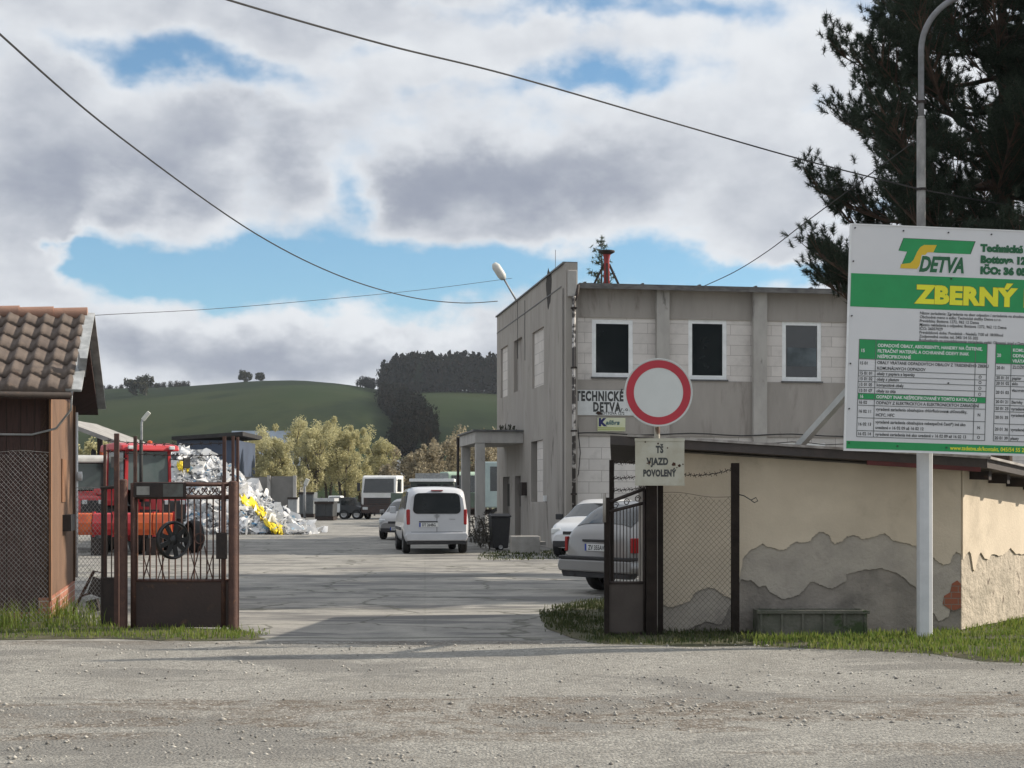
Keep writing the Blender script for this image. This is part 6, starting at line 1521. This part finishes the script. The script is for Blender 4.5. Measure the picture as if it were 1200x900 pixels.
# yellow and dark film bundles
def film(name, pts, wd, m, label, seed):
    random.seed(seed); rs = np.random.default_rng(seed); V = []; n = 26; mcol = 9
    for i in range(n):
        f = i/(n-1)*(len(pts)-1); a = int(min(f, len(pts)-2)); q = f-a; px = pts[a][0]*(1-q)+pts[a+1][0]*q; py = pts[a][1]*(1-q)+pts[a+1][1]*q; w_ = wd*(.6+.5*math.sin(math.pi*(i+2)/(n+3)))*(1+.25*rs.normal())
        for j in range(mcol):
            t = (j/(mcol-1)-.5)*2; pxx = px+t*w_*.3*1.0; pyy = py+t*w_*.5
            x = XX(pxx, 60.0); zt = max(.02, ZZ(pyy, 60.0)); 
            lo, hi = d0-3.35, d0    # find the depth on the heap face with this height
            for _ in range(14):
                mm = (lo+hi)/2
                if heap_z(x, mm) < zt: lo = mm
                else: hi = mm
            V.append((x, lo-.36-.08*rs.random()-.12*(1-t*t), zt+.05*rs.normal()))
    Fq = [(i*mcol+j, i*mcol+j+1, (i+1)*mcol+j+1, (i+1)*mcol+j) for i in range(n-1) for j in range(mcol-1)]
    o = npmesh(name, V, Fq, m); s_ = o.modifiers.new('thick', 'SOLIDIFY'); s_.thickness = .03; return props(o, label, 'plastic film')
m_yel = mat('yellow_plastic_film', (.78,.60,.02), (.62,.45,.015), 5, .4); m_dkf = mat('dark_blue_plastic_film', (.03,.045,.07), (.05,.06,.08), 5, .45)
film('plastic_film', [(283,586),(296,592),(308,603),(322,614),(336,619)], 19, m_yel, 'long yellow plastic film running down the right side of the heap', 4)
film('plastic_film', [(206,547),(212,543),(218,548)], 9, m_yel, 'small yellow plastic bag near the top of the heap', 6)
film('plastic_film', [(313,592),(322,596),(332,604)], 10, m_dkf, 'dark plastic film beside the long yellow film', 8)

# ================================================================ FAR STRUCTURES
d = 112.0
m_wpan = mat('concrete_wall_panel', (.20,.19,.18), (.15,.145,.135), .8, .9, 0, .2, 6); m_wpan2 = m_wpan
def far_wall(px0, px1, pt, d, label):
    x0, x1 = XX(px0, d), XX(px1, d); n = 3; e = empty('concrete_wall', (x0, d, 0), 0, label, 'wall')
    for k in range(n):
        a = (x1-x0)*k/n; c = (x1-x0)*(k+1)/n-.03; b = MB(); b.bb(a, c, 0, .2, 0, ZZ(pt, d)-.05*(k % 2)); b.build('panel', m_wpan, e)
        b = MB(); b.bb(c-.12, c+.12, -.15, -.002, 0, ZZ(pt, d)+.05); b.build('pillar', m_pil, e)
far_wall(255, 346, 558, 108, 'grey concrete panel wall behind the waste heap')
e = empty('yard_fence', (XX(346, 112), 112, 0), 0, 'low dark fence closing the far side of the yard', 'fence')
x1 = XX(470, 112)-XX(346, 112)
b = MB(); b.bb(0, x1, 0, .05, .1, ZZ(588, 112)); b.build('panel', mat('dark_far_fence', (.10,.11,.115), (.06,.065,.065), 1.5, .8), e)
b = MB()
for k in range(9): b.bb(x1*k/8-.06, x1*k/8+.06, -.1, -.002, 0, ZZ(582, 112))
b.bb(0, x1, -.13, -.102, ZZ(586,112)-.05, ZZ(586,112)+.05); b.build('posts', m_rustd, e)
# blue-grey barn with dark roof
d = 118.0; x0, x1 = XX(203, d), XX(286, d); e = empty('storage_barn', ((x0+x1)/2, d, 0), 0, 'blue grey storage barn with dark flat roof behind the heap', 'barn'); hw = (x1-x0)/2; zt_ = ZZ(516, d)
b = MB(); b.bb(-hw+.3, hw-.5, 0, 8, 0, zt_); b.build('wall', mat('blue_grey_cladding', (.055,.075,.12), (.045,.06,.095), .6, .7), e)
b = MB(); b.add([(-hw,-.6,zt_+.002),(hw,-.6,zt_+.35),(hw,8.5,zt_+.35),(-hw,8.5,zt_+.002),(-hw,-.6,zt_+.28),(hw,-.6,zt_+.68),(hw,8.5,zt_+.68),(-hw,8.5,zt_+.28)], [(3,2,1,0),(4,5,6,7),(0,1,5,4),(1,2,6,5),(2,3,7,6),(3,0,4,7)]); b.build('roof', mat('dark_bitumen_roof', (.018,.017,.018), (.03,.028,.028), 2, .8), e)
b = MB(); b.bb(-hw+.6, -hw+2.2, -.02, -.002, .1, 2.6); b.build('door', m_cdark, e)
d = 145; e = empty('far_house', (XX(340, d), d, 0), 0, 'pale blue grey roofed house hidden behind the willows', 'house')
b = MB(); b.bb(-6, 1, 0, 7, 0, 4.5); b.build('wall', m_wpan, e)
b = MB(); b.prism([(-.5,4.51),(7.5,4.51),(3.5,ZZ(503,d))], 'x', -6.5, 1.5); b.build('roof', mat('pale_blue_sheet_roof', (.16,.2,.25), (.13,.16,.2), 1, .6), e)
d = 150; e = empty('far_shed', (XX(462, d), d, 0), 0, 'small pale roofed shed in front of the hill gully', 'shed')
b = MB(); b.bb(-1.2, 1.4, 0, 3, 0, 3.2); b.build('wall', m_wpan, e)
b = MB(); b.prism([(-.3,3.21),(3.3,3.21),(1.5,ZZ(538,d))], 'x', -1.5, 1.7); b.build('roof', m_galv, e)
# small lamps
def yard_lamp(px, pyt, d, hx2, label, headm=m_lamph):
    e = empty('yard_lamp', (XX(px, d), d, 0), 0, label, 'street lamp'); z = ZZ(pyt, d)
    b = MB(); b.tube([(0,0,0),(0,0,z-.3),(hx2*.12,0,z-.1)], .05*d/60, 8); b.build('pole', m_galv, e, smooth=True)
    b = MB(); b.bar((hx2*.1,0,z-.15),(hx2*.75,0,z+.28), .22*d/80, .14*d/80, up=(0,1,0)); b.build('head', headm, e, bevel=.03)
yard_lamp(166, 489, 78, .55, 'lamp post with white head in front of the hill on the left')
yard_lamp(357, 566, 100, .30, 'small lamp post with white head right of the concrete wall')
# clutter under the porch
def heap_obj(nm, c, dims, m, label, cat, bev=.02, rz_=0):
    b = MB(); b.box((0,0,dims[2]/2), dims); o = b.build(nm, m, bevel=bev); o.location = c; o.rotation_euler = (0,0,rz_); return props(o, label, cat)
# concrete block with slot end
d = 40.0; c = W(615, 580, d); e = empty('concrete_block', (c.x, d, 0), R(4), 'pale square concrete block on the grass beside the office wall', 'concrete block')
b = MB(); hw = 17*d/F; b.bb(-hw, hw, -.3, .3, 0, ZZ(628, d)+.0 if ZZ(628,d) > 0 else .45); b.build('block', mat('pale_concrete_block', (.30,.29,.27), (.23,.22,.205), 3, .9, 0, .4, 20), e, bevel=.02)
b = MB(); b.bb(hw+.002, hw+.17, -.2, .1, .22, .32); b.build('lug', m_conc, e, bevel=.01)
# waste bins and a shrub under the porch
def bin_(px, d, label, m):
    e = empty('wheelie_bin', (XX(px, d), d, 0), R(10), label, 'bin')
    b = MB(); b.add([(-.22,-.25,.06),(.22,-.25,.06),(.22,.22,.06),(-.22,.22,.06),(-.28,-.33,.95),(.28,-.33,.95),(.28,.3,.95),(-.28,.3,.95)], [(3,2,1,0),(4,5,6,7),(0,1,5,4),(1,2,6,5),(2,3,7,6),(3,0,4,7)]); b.build('body', m, e, bevel=.02)
    b = MB(); b.prism([(-.36,.955),(.36,.955),(.36,1.0),(0,1.06),(-.36,1.0)], 'x', -.3, .3); b.build('lid', m, e, bevel=.01)
    for s in (-1, 1): wheel(e, (s*.0+.0, .25*s, .1), .1, .05)
bin_(585, 42.2, 'dark wheelie bin under the porch next to the office wall', m_blackp)
for (px, d, h, r, lb) in [(563,44.0,.85,.45,'withered grey shrub at the foot of the porch pillar'),(574,42.5,1.0,.5,'dark shrub between the porch pillar and the bins')]:
    e = empty('shrub', (XX(px, d), d, 0), 0, lb, 'shrub')
    cs = [(random.uniform(-r,r)*.7, random.uniform(-r,r)*.7, random.uniform(.2, h)) for _ in range(12)]; Vv, Ff = leaf_cloud(cs, [r*.4]*12, 60, .035); npmesh('foliage', Vv, Ff, leafmat('withered_leaves', (.06,.055,.045), (.16,.15,.13), .2), e)
    b = MB()
    for k in range(8): a = random.uniform(0, 6.28); b.tube([(0,0,0),(math.cos(a)*r*.6, math.sin(a)*r*.6, h*.9)], .01, 4)
    b.build('stems', m_bark, e)

# ================================================================ OVERHEAD WIRES
def pxwire(name, pts, r, label, m=m_wire):
    P = [W(*p) for p in pts]; out_ = []
    for i in range(len(P)-1):
        p0 = P[max(i-1, 0)]; p1 = P[i]; p2 = P[i+1]; p3 = P[min(i+2, len(P)-1)]
        for k in range(8):
            t = k/8; out_.append(.5*((2*p1)+(-p0+p2)*t+(2*p0-5*p1+4*p2-p3)*t*t+(-p0+3*p1-3*p2+p3)*t**3))
    out_.append(P[-1]); b = MB()
    b.tube(out_, [r*max(.35, q.y/20) if False else r for q in out_], 5, True); o = b.build(name, m); return props(o, label, 'overhead wire')
pxwire('overhead_wire', [(-60,-20,17),(0,40,19),(140,160,24),(300,274,32),(400,324,39),(480,348,44.5),(540,355,48),(583,353,50.2)], .016, 'thick overhead wire sagging from the top left to the office building')
pxwire('overhead_wire', [(200,-25,14.5),(268,0,15),(450,52,17),(600,89,19),(800,147,22),(940,187,24),(1079,222,24.9)], .012, 'overhead wire from the top edge to the street lamp pole')
pxwire('overhead_wire', [(1079,222,25.1),(1180,240,27),(1290,255,29)], .012, 'overhead wire going right from the street lamp pole into the pine')
pxwire('overhead_wire', [(60,374,30),(120,369,33),(250,362,40),(390,350,44),(500,339,48),(600,326,50)], .008, 'faint thin wire low across the sky above the hill')
pxwire('overhead_wire', [(820,337.5,42.5),(860,319,39),(900,294,35),(946,259,31),(1079,160,25.1)], .012, 'wire rising from the office roof edge into the pine')

# ================================================================ HAZE
hz = bpy.data.materials.new('haze_air'); hz.use_nodes = True; t = NT(hz.node_tree); t.n.clear()
mo = t.n.new('ShaderNodeOutputMaterial'); pv = t.n.new('ShaderNodeVolumePrincipled'); pv.inputs['Color'].default_value = (.82,.90,1,1); pv.inputs['Density'].default_value = .00009; pv.inputs['Anisotropy'].default_value = 0.2
t.l.new(pv.outputs[0], mo.inputs['Volume'])
b = MB(); b.bb(-1600, 1600, -100, 2450, -1.5, 150); props(b.build('haze', hz), 'thin pale blue air in front of the distant hill', None, None, 'stuff')
